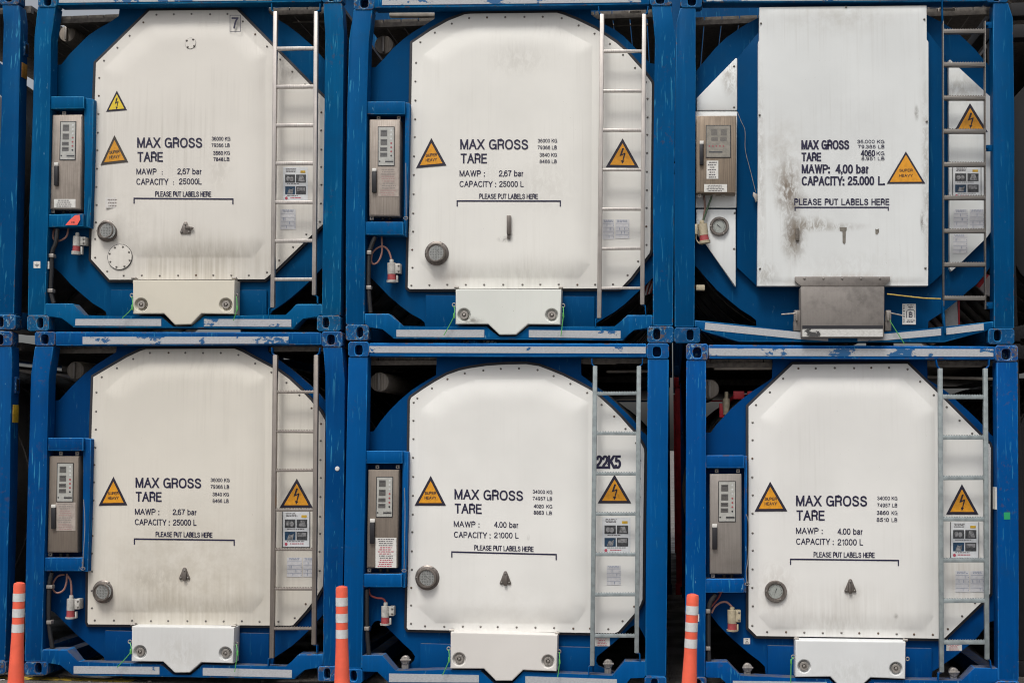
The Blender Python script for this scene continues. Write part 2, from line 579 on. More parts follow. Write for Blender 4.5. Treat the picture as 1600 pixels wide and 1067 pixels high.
def _spl(pts):
    return [tuple(q) for q in spline(pts, 5)]


def spline(pts, n=6):
    out = []
    m = len(pts)
    for i in range(m - 1):
        p0, p1, p2, p3 = pts[max(i - 1, 0)], pts[i], pts[i + 1], pts[min(i + 2, m - 1)]
        for k in range(n):
            t = k / n
            out.append(tuple(0.5 * ((2 * p1[j]) + (-p0[j] + p2[j]) * t + (2 * p0[j] - 5 * p1[j] + 4 * p2[j] - p3[j]) * t * t + (-p0[j] + 3 * p1[j] - 3 * p2[j] + p3[j]) * t ** 3) for j in range(len(p1))))
    out.append(tuple(pts[-1]))
    return out


_six = [_arc(.25, .31, .25, .31, 0, 360, 20), _spl([(.46, .82), (.39, .96), (.25, 1), (.08, .88), (.01, .6), (.0, .31)])]
_P = [[(0, 0), (0, 1), (.33, 1)] + _arc(.33, .74, .23, .26, 90, -90) + [(0, .48)]]
GLYPH = {
    'A': (.66, [[(0, 0), (.33, 1)], [(.33, 1), (.66, 0)], [(.12, .35), (.54, .35)]]),
    'B': (.56, [[(0, .53), (0, 1), (.32, 1)] + _arc(.32, .765, .2, .235, 90, -90) + [(0, .53)], [(0, .53), (.32, .53)] + _arc(.32, .265, .24, .265, 90, -90) + [(0, 0), (0, .53)]]),
    'C': (.64, [_arc(.34, .5, .34, .5, 38, 322, 24)]),
    'E': (.52, [[(.5, 1), (0, 1), (0, 0), (.52, 0)], [(0, .53), (.46, .53)]]),
    'G': (.68, [_arc(.34, .5, .34, .5, 38, 345, 26) + [(.67, .47), (.38, .47)], [(.67, .47), (.67, 0)]]),
    'H': (.58, [[(0, 0), (0, 1)], [(.58, 0), (.58, 1)], [(0, .53), (.58, .53)]]),
    'I': (0, [[(0, 0), (0, 1)]]),
    'K': (.58, [[(0, 0), (0, 1)], [(.55, 1), (0, .36)], [(.2, .6), (.58, 0)]]),
    'L': (.46, [[(0, 1), (0, 0), (.46, 0)]]),
    'M': (.70, [[(0, 0), (0, 1)], [(.70, 0), (.70, 1)], [(.02, 1), (.35, .02)], [(.35, .02), (.68, 1)]]),
    'O': (.70, [_arc(.35, .5, .35, .5, 0, 360, 30)]),
    'P': (.56, _P),
    'R': (.57, _P + [_spl([(.3, .48), (.46, .43), (.51, .3), (.53, .1), (.57, 0)])]),
    'S': (.58, [_spl([(.55, .73), (.5, .9), (.3, 1.0), (.1, .92), (.04, .75), (.12, .6), (.3, .53), (.48, .44), (.58, .27), (.5, .08), (.3, 0), (.08, .08), (.01, .29)])]),
    'T': (.56, [[(0, 1), (.56, 1)], [(.28, 1), (.28, 0)]]),
    'U': (.56, [[(0, 1), (0, .3)] + _arc(.28, .3, .28, .3, 180, 360) + [(.56, 1)]]),
    'V': (.60, [[(0, 1), (.3, 0)], [(.3, 0), (.6, 1)]]),
    'W': (.88, [[(0, 1), (.21, 0)], [(.21, 0), (.44, 1)], [(.44, 1), (.67, 0)], [(.67, 0), (.88, 1)]]),
    'X': (.60, [[(0, 0), (.58, 1)], [(.02, 1), (.6, 0)]]),
    'Y': (.60, [[(0, 1), (.3, .42)], [(.3, .42), (.6, 1)], [(.3, .44), (.3, 0)]]),
    'Z': (.52, [[(0, 1), (.52, 1)], [(.5, 1), (.02, 0)], [(0, 0), (.52, 0)]]),
    '0': (.50, [_arc(.25, .5, .25, .5, 0, 360, 24)]),
    '1': (.26, [[(.0, .76), (.17, .82), (.26, 1), (.26, 0)]]),
    '2': (.50, [_spl([(.01, .68), (.06, .9), (.25, 1), (.45, .9), (.48, .7), (.35, .45), (.08, .2), (.0, 0)]), [(0, 0), (.5, 0)]]),
    '3': (.50, [_spl([(.02, .75), (.08, .93), (.25, 1), (.42, .93), (.46, .76), (.38, .58), (.2, .53)]), _spl([(.2, .53), (.42, .47), (.5, .27), (.42, .07), (.24, 0), (.06, .08), (.0, .27)])]),
    '4': (.50, [[(.38, 0), (.38, 1)], [(.38, 1), (0, .29)], [(0, .29), (.5, .29)]]),
    '5': (.50, [[(.46, 1), (.1, 1), (.04, .5)], _spl([(.04, .5), (.24, .63), (.42, .55), (.5, .33), (.42, .09), (.22, 0), (.05, .08), (.0, .25)])]),
    '6': (.50, _six),
    '7': (.48, [[(0, 1), (.48, 1)], _spl([(.47, 1), (.28, .62), (.15, 0)])]),
    '8': (.50, [_arc(.25, .765, .2, .235, 0, 360, 20), _arc(.25, .265, .25, .265, 0, 360, 20)]),
    '9': (.50, [[(.5 - a, 1 - b_) for a, b_ in lp] for lp in _six]),
    'a': (.46, [_spl([(.02, .53), (.09, .68), (.22, .72), (.37, .66), (.39, .5), (.39, .12), (.46, 0)]), _spl([(.39, .44), (.2, .39), (.04, .29), (.01, .13), (.13, 0), (.28, .03), (.39, .19)])]),
    'b': (.46, [[(0, 0), (0, 1)], _arc(.23, .36, .23, .36, 0, 360, 20)]),
    'r': (.24, [[(0, 0), (0, .72)], _spl([(0, .42), (.08, .63), (.24, .7)])]),
    '.': (0, ['dot0']), ',': (0, ['comma']), ':': (0, ['dot0', 'dot5']),
}


def add_text(mb, body, box, yfun, mi=0, bold=0.0, slope=0.0, space=1.0, rot=None):
    """lay a line of lettering so that its capitals fill the photo box x0,y0,x1,y1"""
    x0, y0, x1, y1 = box
    cap = y1 - y0
    t = cap * (0.142 + 1.2 * bold)
    gap = 0.23 * space + 0.8 * bold
    items, x = [], 0.0
    for ch in body:
        if ch == ' ':
            x += 0.30 * space + gap * .5
            continue
        w, st = GLYPH[ch]
        items.append((x, st))
        x += w + gap
    total = max(0.05, x - gap)
    sx = (x1 - x0 - t) / total if total > 0.06 else 1.0
    sy = cap - t
    lay = 0

    def put(px, py, k):
        q = py + slope * (px - x0)
        mb_pts = P(px, q, yfun(px, q) - 0.00003 * k)
        return mb.bm.verts.new(mb_pts)

    for gx, st in items:
        for lp in st:
            lay += 1
            if isinstance(lp, str):
                cx, cy = x0 + t / 2 + gx * sx, y1 - t * .62
                if lp == 'dot5':
                    cy = y1 - cap * .62
                h = t * .62
                f = mb.bm.faces.new([put(cx - h, cy + h, lay), put(cx + h, cy + h, lay), put(cx + h, cy - h, lay), put(cx - h, cy - h, lay)])
                f.material_index = mi
                if lp == 'comma':
                    f = mb.bm.faces.new([put(cx - h * .7, cy + h * 3, lay), put(cx + h * .2, cy + h * 2.4, lay), put(cx + h, cy + h * .9, lay), put(cx, cy + h * .9, lay)])
                    f.material_index = mi
                continue
            pts = [(x0 + t / 2 + (gx + a) * sx, y1 - t / 2 - e * sy) for a, e in lp]
            n = len(pts)
            closed = math.hypot(pts[0][0] - pts[-1][0], pts[0][1] - pts[-1][1]) < 1e-4
            lt_, rt_ = [], []
            for i in range(n):
                a = pts[i - 1] if i > 0 else (pts[-2] if closed else None)
                c_ = pts[i + 1] if i < n - 1 else (pts[1] if closed else None)
                p_ = pts[i]
                ns = []
                for q0, q1 in ((a, p_), (p_, c_)):
                    if q0 and q1:
                        dx_, dy_ = q1[0] - q0[0], q1[1] - q0[1]
                        L = math.hypot(dx_, dy_) or 1e-6
                        ns.append((-dy_ / L, dx_ / L))
                if len(ns) == 2:
                    mx_, my_ = ns[0][0] + ns[1][0], ns[0][1] + ns[1][1]
                    m2 = max(mx_ * mx_ + my_ * my_, 0.9)
                    nx_, ny_ = 2 * mx_ / m2, 2 * my_ / m2
                else:
                    nx_, ny_ = ns[0]
                lt_.append((p_[0] + nx_ * t / 2, p_[1] + ny_ * t / 2))
                rt_.append((p_[0] - nx_ * t / 2, p_[1] - ny_ * t / 2))
            if not closed and n == 2 and abs(pts[0][1] - pts[1][1]) > 1e-3 and abs(pts[0][0] - pts[1][0]) > 1e-3:
                # slanted strokes end level with the cap line and the base line
                dx_, dy_ = pts[1][0] - pts[0][0], pts[1][1] - pts[0][1]
                L = math.hypot(dx_, dy_)
                hw = t / 2 * L / abs(dy_)
                lo_, hi_ = pts[0], pts[1]
                ext = []
                for p_, sgn in ((pts[0], -1), (pts[1], 1)):
                    ye = p_[1] + (t / 2 if dy_ * sgn > 0 else -t / 2)
                    xe = p_[0] + (ye - p_[1]) * dx_ / dy_
                    ext.append((xe, ye))
                sg = 1 if dy_ < 0 else -1
                lt_ = [(q[0] + sg * hw, q[1]) for q in ext]
                rt_ = [(q[0] - sg * hw, q[1]) for q in ext]
            elif not closed:
                # square ends reach to the outline of the box
                for i, j in ((0, 1), (-1, -2)):
                    dx_, dy_ = pts[i][0] - pts[j][0], pts[i][1] - pts[j][1]
                    L = math.hypot(dx_, dy_) or 1
                    straight = abs(dx_) < .01 or abs(dy_) < .01
                    k_ = t / 2 if straight else 0
                    lt_[i] = (lt_[i][0] + dx_ / L * k_, lt_[i][1] + dy_ / L * k_)
                    rt_[i] = (rt_[i][0] + dx_ / L * k_, rt_[i][1] + dy_ / L * k_)
            LV = [put(*q, lay) for q in lt_]
            RV = [put(*q, lay) for q in rt_]
            for i in range(n - 1):
                try:
                    f = mb.bm.faces.new((LV[i], LV[i + 1], RV[i + 1], RV[i]))
                    f.material_index = mi
                    if (LV[i + 1].co - LV[i].co).cross(RV[i].co - LV[i].co).y > 0:
                        f.normal_flip()
                except ValueError:
                    pass


# ---- bulged panel
def seg_inside(poly, x, y):
    """distance to the outline of a convex polygon, positive inside"""
    d = 1e9
    n = len(poly)
    ar = sum(poly[i][0] * poly[(i + 1) % n][1] - poly[(i + 1) % n][0] * poly[i][1] for i in range(n))
    sg = 1 if ar > 0 else -1
    for i in range(n):
        ax, ay = poly[i]
        bx, by = poly[(i + 1) % n]
        ex, ey = bx - ax, by - ay
        L = math.hypot(ex, ey)
        if L < 1e-6:
            continue
        d = min(d, sg * (ex * (y - ay) - ey * (x - ax)) / L)
    return d


def make_bulge(poly, H, W):
    def h(px, py):
        d = seg_inside(poly, px, py)
        if d <= 0:
            return 0.0
        t = min(1.0, d / W)
        return H * math.sin(t * math.pi / 2) ** 0.9
    return h


def panel_mesh(mb, outline, bulge, hf, yf, depth, step=6.0):
    """front sheet of a pressed panel: flat flange, raised middle, plus its edge"""
    vs = [Vector((a, b)) for a, b in outline]
    n = len(vs)
    ed = [(i, (i + 1) % n) for i in range(n)]
    if bulge:
        m = len(bulge)
        k0 = len(vs)
        vs += [Vector((a, b)) for a, b in bulge]
        ed += [(k0 + i, k0 + (i + 1) % m) for i in range(m)]
        x0, x1 = min(a for a, b in bulge), max(a for a, b in bulge)
        y0, y1 = min(b for a, b in bulge), max(b for a, b in bulge)
        r = random.Random(3)
        y = y0 + step / 2
        row = 0
        while y < y1:
            x = x0 + step / 2 + (row % 2) * step / 2
            while x < x1:
                if seg_inside(bulge, x, y) > 1.5:
                    vs.append(Vector((x + r.uniform(-.4, .4), y + r.uniform(-.4, .4))))
                x += step
            y += step
            row += 1
    res = geometry.delaunay_2d_cdt(vs, ed, [], 1, 1e-5)
    cv, cf = res[0], res[2]
    bv = [mb.bm.verts.new(P(v.x, v.y, yf - hf(v.x, v.y))) for v in cv]
    for f in cf:
        try:
            q = mb.bm.faces.new([bv[i] for i in f])
            q.smooth = True
        except ValueError:
            pass
    pts = [P(a, b, yf) for a, b in outline]
    for i in range(n):
        j = (i + 1) % n
        mb.poly([pts[i], pts[j], pts[j] + Vector((0, depth, 0)), pts[i] + Vector((0, depth, 0))])


def offset_poly(poly, d):
    """move a convex outline outwards by d photo pixels"""
    n = len(poly)
    ar = sum(poly[i][0] * poly[(i + 1) % n][1] - poly[(i + 1) % n][0] * poly[i][1] for i in range(n))
    sg = 1 if ar > 0 else -1
    out = []
    for i in range(n):
        (ax, ay), (bx, by), (cx, cy) = poly[i - 1], poly[i], poly[(i + 1) % n]
        def nrm(px, py, qx, qy):
            L = math.hypot(qx - px, qy - py) or 1
            return sg * (qy - py) / L, -sg * (qx - px) / L
        n1, n2 = nrm(ax, ay, bx, by), nrm(bx, by, cx, cy)
        mx_, my_ = n1[0] + n2[0], n1[1] + n2[1]
        k = 2 / max(0.4, mx_ * mx_ + my_ * my_)
        out.append((bx + mx_ * k * d, by + my_ * k * d))
    return out


BOLT = {}


def bolt_mesh(key, mat):
    if key in BOLT:
        return BOLT[key]
    b = MB()
    b.lathe(Vector((0, 0, 0)), [(0.0082, 0.0), (0.0082, -0.002), (0.0058, -0.004), (0.002, -0.0055)], 0, 10)
    o = b.build("bolt", mat)
    BOLT[key] = o
    return o


def put_bolt(parent, px, py, y, key='bolt', mat=None, first={}):
    src = bolt_mesh(key, mat or M['bolt'])
    if key not in first:
        first[key] = True
        o = src
    else:
        o = src.copy()
        COL.objects.link(o)
    o.parent = parent
    o.location = P(px, py, y) - ORG[parent.name]
    return o


def bolts_along(parent, outline, y, gap=29, inset=6.0, skip=None):
    ins = offset_poly(outline, -inset)
    n = len(ins)
    pts = []
    run, nxt = 0.0, 8.0
    for i in range(n):
        (ax, ay), (bx, by) = ins[i], ins[(i + 1) % n]
        L = math.hypot(bx - ax, by - ay)
        while nxt <= run + L:
            t = (nxt - run) / L
            pts.append((ax + (bx - ax) * t, ay + (by - ay) * t))
            nxt += gap * random.uniform(0.94, 1.06)
        run += L
    for a, b in pts:
        if skip and skip(a, b):
            continue
        put_bolt(parent, a + random.uniform(-.5, .5), b + random.uniform(-.5, .5), y, 'bolt' if random.random() < 0.85 else 'rust', M['bolt'] if random.random() < 2 else None)


bolt_mesh('bolt', M['bolt'])
bolt_mesh('rust', M['rustbolt'])


# ------------------------------------------------------------------ parts of a tank container
def warning(c, tri, kind, yf, old=False, twisted=0.0):
    """triangular sign from its three photo corners (apex, left, right)"""
    cx, cy = sum(p[0] for p in tri) / 3, sum(p[1] for p in tri) / 3
    b = MB()

    def tris(s, dy, mi):
        t = [(cx + (x - cx) * s, cy + (y - cy) * s) for x, y in tri]
        K = 8
        grid = {}
        for i in range(K + 1):
            for j in range(K + 1 - i):
                u, v = i / K, j / K
                x = t[0][0] * (1 - u - v) + t[1][0] * u + t[2][0] * v
                y = t[0][1] * (1 - u - v) + t[1][1] * u + t[2][1] * v
                grid[i, j] = b.bm.verts.new(P(x, y, yf(x, y) - dy))
        for i in range(K):
            for j in range(K - i):
                f = b.bm.faces.new((grid[i, j], grid[i + 1, j], grid[i, j + 1]))
                f.material_index = mi
                if i + j < K - 1:
                    f = b.bm.faces.new((grid[i + 1, j], grid[i + 1, j + 1], grid[i, j + 1]))
                    f.material_index = mi
    tris(1.0, 0.003, 0)
    tris(0.74 if kind != 'C' else 0.84, 0.0045, 1)
    blk = M['signgrey'] if old else M['signblack']
    fld = {'bolt': M['amber'], 'boltyellow': M['yellow']}.get(kind, M['amber2'] if old else M['amber'])
    sign = b.build("warning_sign", [blk, fld], c, recalc=False)
    h = tri[1][1] - tri[0][1]
    w = tri[2][0] - tri[1][0]
    sl = (tri[2][1] - tri[1][1]) / w
    s = MB()
    yy = lambda a, d: yf(a, d) - 0.006
    if kind in ('text', 'C'):
        bx = cx
        by = tri[0][1] + h * 0.63
        wd = w * (0.185 if kind == 'text' else 0.175)
        hh = h * (0.1 if kind == 'text' else 0.085)
        add_text(s, "SUPER", (bx - wd, by - hh, bx + wd, by), yy, 0, 0.004, sl)
        by2 = tri[0][1] + h * 0.79
        add_text(s, "HEAVY", (bx - wd, by2 - hh, bx + wd, by2), yy, 0, 0.004, sl)
        s.build("lettering", [M['signblack'] if not old else M['signgrey']], sign, recalc=False)
    else:
        ax, ay = tri[0]
        def q(u, v):
            return (cx + u * w, tri[0][1] + v * h)
        for lp in ([q(-.01, .34), q(.05, .34), q(-.015, .545), q(-.085, .62)],
                   [q(-.085, .62), q(-.04, .56), q(.075, .50), q(.085, .535)],
                   [q(.085, .50), q(.085, .56), q(.02, .80), q(-.005, .79), q(.04, .56)],
                   [q(-.045, .76), q(.055, .785), q(-.01, .885)]):
            s.flat(lp, yf(cx, cy) - 0.006)
        s.build("lightning_symbol", [blk], sign, recalc=False)
    return sign


def dashes(mb, x0, x1, y, h, yd, mi, rng, slope=0.0, fill=0.9):
    """one row of illegible small print"""
    x = x0 + rng.uniform(0, 2)
    end = x1 - rng.uniform(0, (x1 - x0) * (1 - fill) * 2 + 0.5)
    while x < end:
        w = rng.uniform(1.2, 4.5)
        mb.flat(box4(x, y - h / 2 + slope * (x - x0), min(x + w, end), y + h / 2 + slope * (x - x0)), yd, mi)
        x += w + rng.uniform(0.6, 1.1)


def print_label(parent, name, box, yf, rows, paper, seed, redfrom=None, label=None):
    r = random.Random(seed)
    b = MB()
    x0, y0, x1, y1 = box
    b.flat(box4(*box), yf - 0.002, 0)
    for i in range(rows):
        y = y0 + (i + 0.7) * (y1 - y0) / (rows + 0.4)
        red = redfrom and redfrom(i)
        ins = r.uniform(0.02, 0.16) * (x1 - x0)
        dashes(b, x0 + 1 + ins, x1 - 1 - ins, y, (y1 - y0) / (rows + 0.4) * 0.42, yf - 0.0032, 2 if red else 1, r)
    dull = paper in (M['paperdull'], M['paperfaint'])
    return b.build(name, [paper, M['printdull' if dull else 'print'], M['printdullred' if dull else 'printred']], parent, label, recalc=False)


def sheet(c, box, yf, seed):
    x0, y0, x1, y1 = box
    w, h = x1 - x0, y1 - y0
    b = MB()
    b.flat(box4(*box), yf - 0.003, 0)
    q = lambda u0, v0, u1, v1, mi, dy=0.0045: b.flat(box4(x0 + u0 * w, y0 + v0 * h, x0 + u1 * w, y0 + v1 * h), yf - dy, mi)
    q(.70, .10, .90, .17, 4)
    rr = random.Random(seed)
    for v in (.05, .09, .13):
        dashes(b, x0 + .1 * w, x0 + .55 * w, y0 + v * h, .02 * h, yf - 0.0045, 5, rr)
    for (u, v, mi) in ((.08, .22, 1), (.52, .22, 1), (.08, .57, 2), (.52, .57, 1)):
        q(u, v, u + .40, v + .24, mi)
    for (u, v) in ((.2, .34), (.34, .35)):
        b.flat(ellipse(x0 + u * w, y0 + v * h, .075 * w, .075 * h, 12), yf - 0.006, 3)
    b.flat([(x0 + .60 * w, y0 + .43 * h), (x0 + .66 * w, y0 + .25 * h), (x0 + .80 * w, y0 + .25 * h), (x0 + .88 * w, y0 + .43 * h)], yf - 0.006, 3)
    b.flat([(x0 + .16 * w, y0 + .79 * h), (x0 + .24 * w, y0 + .64 * h), (x0 + .32 * w, y0 + .67 * h), (x0 + .42 * w, y0 + .62 * h), (x0 + .38 * w, y0 + .79 * h)], yf - 0.006, 3)
    q(.56, .60, .88, .71, 3, .006)
    for v in (.495, .845):
        dashes(b, x0 + .15 * w, x0 + .85 * w, y0 + v * h, .02 * h, yf - 0.0045, 5, rr, 0, .8)
    b.flat(ellipse(x0 + .13 * w, y0 + .92 * h, .055 * w, .045 * h, 12), yf - 0.0045, 6)
    dashes(b, x0 + .25 * w, x0 + .8 * w, y0 + .91 * h, .025 * h, yf - 0.0045, 6, rr)
    return b.build("instruction_sheet", [M['sheet'], M['photo1'], M['photo2'], M['photo3'], M['yellowtag'], M['print'], M['printred']], c, recalc=False)


def table_sticker(c, box, yf, seed):
    x0, y0, x1, y1 = box
    w, h = x1 - x0, y1 - y0
    r = random.Random(seed)
    b = MB()
    b.flat(box4(*box), yf - 0.003, 0)
    for v in (.05, .11):
        dashes(b, x0 + .1 * w, x1 - .08 * w, y0 + v * h, .04 * h, yf - 0.0042, 1, r)
    for v in (.2, .4, .6, .8):
        b.flat(box4(x0 + .03 * w, y0 + v * h, x1 - .03 * w, y0 + (v + .016) * h), yf - 0.0042, 1)
    for k in range(4):
        u, v = r.uniform(.15, .7), r.choice((.22, .42, .62, .82))
        b.flat(box4(x0 + u * w, y0 + v * h, x0 + (u + .05) * w, y0 + (v + .13) * h), yf - 0.0042, 1)
    for v in (.3, .5, .7, .9):
        b.flat(box4(x1 - .08 * w, y0 + (v - .02) * h, x1 - .03 * w, y0 + (v + .03) * h), yf - 0.0042, 1)
    return b.build("inspection_sticker", [M['tablep'], M['tableink']], c, recalc=False)


def gauge(c, x, y, r, yf, grille=True, needle=200):
    s = 0.00487
    R = r * s
    ctr = P(x, y, yf)
    b = MB()
    if grille:
        b.lathe(ctr, [(R, 0.004), (R, -0.008), (R * .93, -0.014), (R * .80, -0.016), (R * .77, -0.05), (R * .73, -0.056), (R * .66, -0.056), (R * .64, -0.048)], 0, 40)
    else:
        b.lathe(ctr, [(R, 0.004), (R, -0.014), (R * .93, -0.022), (R * .76, -0.022), (R * .70, -0.012), (R * .66, -0.012)], 0, 40)
    gz = b.build("dial_gauge", [M['gaugering']], c)
    yd = ctr.y + (-0.049 if grille else -0.0125)
    rd = r * (.655 if grille else .68)
    d = MB()
    d.flat(ellipse(x, y, rd, rd, 28), yd, 0)
    if grille:
        k = -4
        for i in range(-4, 5):
            for j in range(-4, 5):
                if math.hypot(i, j) <= 4.4 and not (abs(i) < 1 and abs(j) < 2):
                    u, v = x + i * rd / 4.9, y + j * rd / 4.9
                    d.flat(box4(u - .62, v - .62, u + .62, v + .62), yd - 0.001, 1)
    else:
        for i in range(20):
            a = math.radians(135 + i * 270 / 19)
            ca, sa = math.cos(a), math.sin(a)
            x1, y1, x2, y2 = x + ca * rd * .78, y + sa * rd * .78, x + ca * rd * .92, y + sa * rd * .92
            d.flat([(x1 - sa * .3, y1 + ca * .3), (x2 - sa * .3, y2 + ca * .3), (x2 + sa * .3, y2 - ca * .3), (x1 + sa * .3, y1 - ca * .3)], yd - 0.001, 1)
    a = math.radians(needle)
    ca, sa = math.cos(a), math.sin(a)
    d.flat([(x - ca * rd * .45 - sa * .6, y - sa * rd * .45 + ca * .6), (x + ca * rd * .7, y + sa * rd * .7), (x - ca * rd * .45 + sa * .6, y - sa * rd * .45 - ca * .6)], yd - 0.002, 1)
    d.build("dial", [M['grille'] if grille else M['dial'], M['griddot'] if grille else M['black']], gz, recalc=False)
    for k in range(3):
        a = math.radians(60 + 120 * k)
        put_bolt(gz, x + math.cos(a) * r * .9, y + math.sin(a) * r * .9, yf - (0.012 if grille else 0.02))
    return gz


def latch(c, x, y, w, h, yf, swung=False):
    b = MB()
    b.prism([(x, y - h / 2 - 1), (x + 2.2, y - h / 2), (x + w / 2, y + h / 2 - 2), (x + w / 2 - 1, y + h / 2), (x - w / 2 + 1, y + h / 2), (x - w / 2, y + h / 2 - 2), (x - 2.2, y - h / 2)], yf - 0.010, yf, 0, 0.002)
    if swung:
        b.prism([(x, y - 4), (x + 11, y - 1.5), (x + 12.5, y), (x + 11, y + 2.5), (x - 1, y + 1)], yf - 0.022, yf - 0.0105, 0, 0.002)
    else:
        b.prism([(x - 2.4, y - 5), (x + 2.4, y - 5), (x + 2.2, y + h / 2 + 2), (x - 2.2, y + h / 2 + 2)], yf - 0.022, yf - 0.0105, 0, 0.002)
    o = b.build("latch_plate", [M['gaugering']], c)
    for (dx, dy) in ((0, -h / 2 + 4), (-w / 2 + 3, h / 2 - 2.5), (w / 2 - 3, h / 2 - 2.5)):
        put_bolt(o, x + dx, y + dy, yf - (0.023 if dx == 0 else 0.011))
    return o


def cabinet(c, q, y0, y1, mat, win, handle, tag, labels=(), tabs=(), style='tall', wslant=0):
    """q: four photo corners TL TR BR BL of the door"""
    b = MB()
    b.prism(q, y0, y1, 0, 0.004)
    cab = b.build("control_cabinet", [mat], c)
    # door seam line: the door stands a little proud
    (ax, ay), (bx, by), (cx_, cy_), (dx, dy) = q
    b = MB()
    b.prism([(ax + 1.4, ay + 1.6), (bx - 1.4, by + 1.6), (cx_ - 1.4, cy_ - 1.6), (dx + 1.4, dy - 1.6)], y0 - 0.006, y0, 0, 0.002)
    door = b.build("door", [mat], cab)
    x0, yA, x1, yB = win
    w, h = x1 - x0, yB - yA
    yd = y0 - 0.0075
    d = MB()
    d.prism([(x0 - 1.2, yA - 1.2), (x1 + 1.2, yA - 1.2), (x1 + 1.2 + wslant, yB + 1.2), (x0 - 1.2 + wslant, yB + 1.2)], yd - 0.002, yd, 3, 0.0)
    def qd(u0, v0, u1, v1, mi, off=0.0045):
        k0, k1 = wslant * v0, wslant * v1
        d.flat([(x0 + u0 * w + k0, yA + v0 * h), (x0 + u1 * w + k0, yA + v0 * h), (x0 + u1 * w + k1, yA + v1 * h), (x0 + u0 * w + k1, yA + v1 * h)], yd - off, mi)
    qd(0, 0, 1, 1, 0, 0.0032)
    if style == 'tall':
        for (a, e, f, k) in ((.13, .07, .57, .24), (.13, .31, .57, .47), (.10, .53, .57, .63), (.10, .67, .57, .78)):
            qd(a, e, f, k, 1)
            qd(a + .06, e + .03, f - .06, e + .05, 3, 0.0055)
        for v, mi in ((.08, 4), (.19, 4), (.30, 4), (.42, 2), (.53, 2), (.64, 2), (.75, 3)):
            d.flat(ellipse(x0 + .83 * w + wslant * v, yA + v * h, 1.55, 1.55, 10), yd - 0.0045, mi)
        qd(.43, .885, .97, .925, 3)
        d.flat(ellipse(x0 + .07 * w + wslant * .9, yA + .9 * h, 1.3, 1.3, 10), yd - 0.0045, 3)
        for i in range(6):
            qd(.46 + i * .09, .855, .475 + i * .09, .87, 3)
            qd(.46 + i * .09, .94, .475 + i * .09, .955, 3)
    else:
        for (a, e, f, k) in ((.20, .10, .46, .30), (.60, .10, .86, .30), (.20, .37, .48, .48), (.58, .37, .86, .48)):
            qd(a, e, f, k, 1)
        for i in range(5):
            d.flat(ellipse(x0 + (.12 + i * .15) * w, yA + .65 * h, 1.3, 1.3, 10), yd - 0.0045, 2)
        qd(.10, .82, .68, .86, 3)
    dirty = style != 'tall'
    d.build("display_panel", [M['boarddirty'] if dirty else M['board'], M['lcddirty'] if dirty else M['lcd'], M['reddot'], M['black'], M['refl']], cab, recalc=False)
    gl_ = MB()
    gl_.flat([(x0 - .6, yA - .6), (x1 + .6, yA - .6), (x1 + .6 + wslant, yB + .6), (x0 - .6 + wslant, yB + .6)], yd - 0.007)
    gl_.build("window_pane", [M['glass']], cab, recalc=False)
    b = MB()
    b.prism(box4(*handle), y0 - 0.028, y0 - 0.006, 0, 0.004)
    b.build("handle", [M['black']], cab)
    b = MB()
    b.prism(box4(*tag), y0 - 0.022, y0 - 0.006, 0, 0.003)
    b.build("handle_lock", [M['paper']], cab)
    for i, (nm, bx_, rows, paper, red) in enumerate(labels):
        print_label(cab, nm, bx_, y0 - 0.0062, rows, paper, i + int(x0), red)
    for (tx, ty) in tabs:
        b = holed([box4(tx - 2.8, ty - 2.8, tx + 2.8, ty + 2.8), ellipse(tx, ty, 1.1, 1.1, 8)], y0 + 0.02, y0 + 0.03, 0.0005)
        b.build("mounting_tab", [M['fit']], cab)
    # cable glands below
    for u in (.45, .68):
        g_ = MB()
        gx = dx + (cx_ - dx) * u
        a_ = P(gx, dy + 1, y0 + 0.06)
        e_ = P(gx, dy + 6, y0 + 0.06)
        g_.tube([a_, e_], 0.014, 0, 10)
        g_.build("cable_gland", [M['hose'] if style == 'tall' else M['plug']], cab)
    return cab


def wire(c, name, pts, r, mat, y=0.08, label=None):
    pts = [p if len(p) == 3 else (p[0], p[1], y) for p in pts]
    b = MB()
    b.tube([P(*p) for p in spline(pts)], r, 0, 10)
    return b.build(name, [mat], c, label)


def plug(c, x, ytop, ybody, yred, ycap, yend, w, mat, y=0.07, lean=0.0, side=1):
    s = 0.00487
    ax = lambda py: x + lean * (py - ytop)
    b = MB()
    r = w * s / 2
    b.tube([P(ax(ytop), ytop, y), P(ax(ytop), ytop + (ybody - ytop) * .5, y), P(ax(ybody), ybody - .5, y), P(ax(ybody), ybody, y), P(ax(yred), yred, y)], [r * .42, r * .5, r * .42, r * .98, r * .93], 0, 16)
    if side:
        x0 = ax((ybody + yred) / 2) + w * .38
        b.prism(box4(x0, ybody + .5, x0 + 8, yred - 1.5), y - 0.02, y + 0.05, 0, 0.004)
    o = b.build("power_plug", [mat], c)
    b = MB()
    b.tube([P(ax(yred), yred, y), P(ax(ycap), ycap, y)], [r * .9, r * .96], 0, 16)
    b.build("plug_collar", [M['plugred']], o)
    b = MB()
    b.tube([P(ax(ycap), ycap, y), P(ax(yend), yend, y)], [r * 1.18, r * 1.14], 0, 16)
    if side:
        x1 = ax(ycap) + w * .5
        b.prism(box4(x1, ycap - 8, x1 + 2.5, yend - .5), y - 0.012, y + 0.012, 0, 0.002)
    b.build("plug_cap", [mat], o)
    if side:
        put_bolt(o, x0 + 5.5, ybody + 4, y - 0.021)
        put_bolt(o, x0 + 5.5, yred - 5, y - 0.021)
    return o


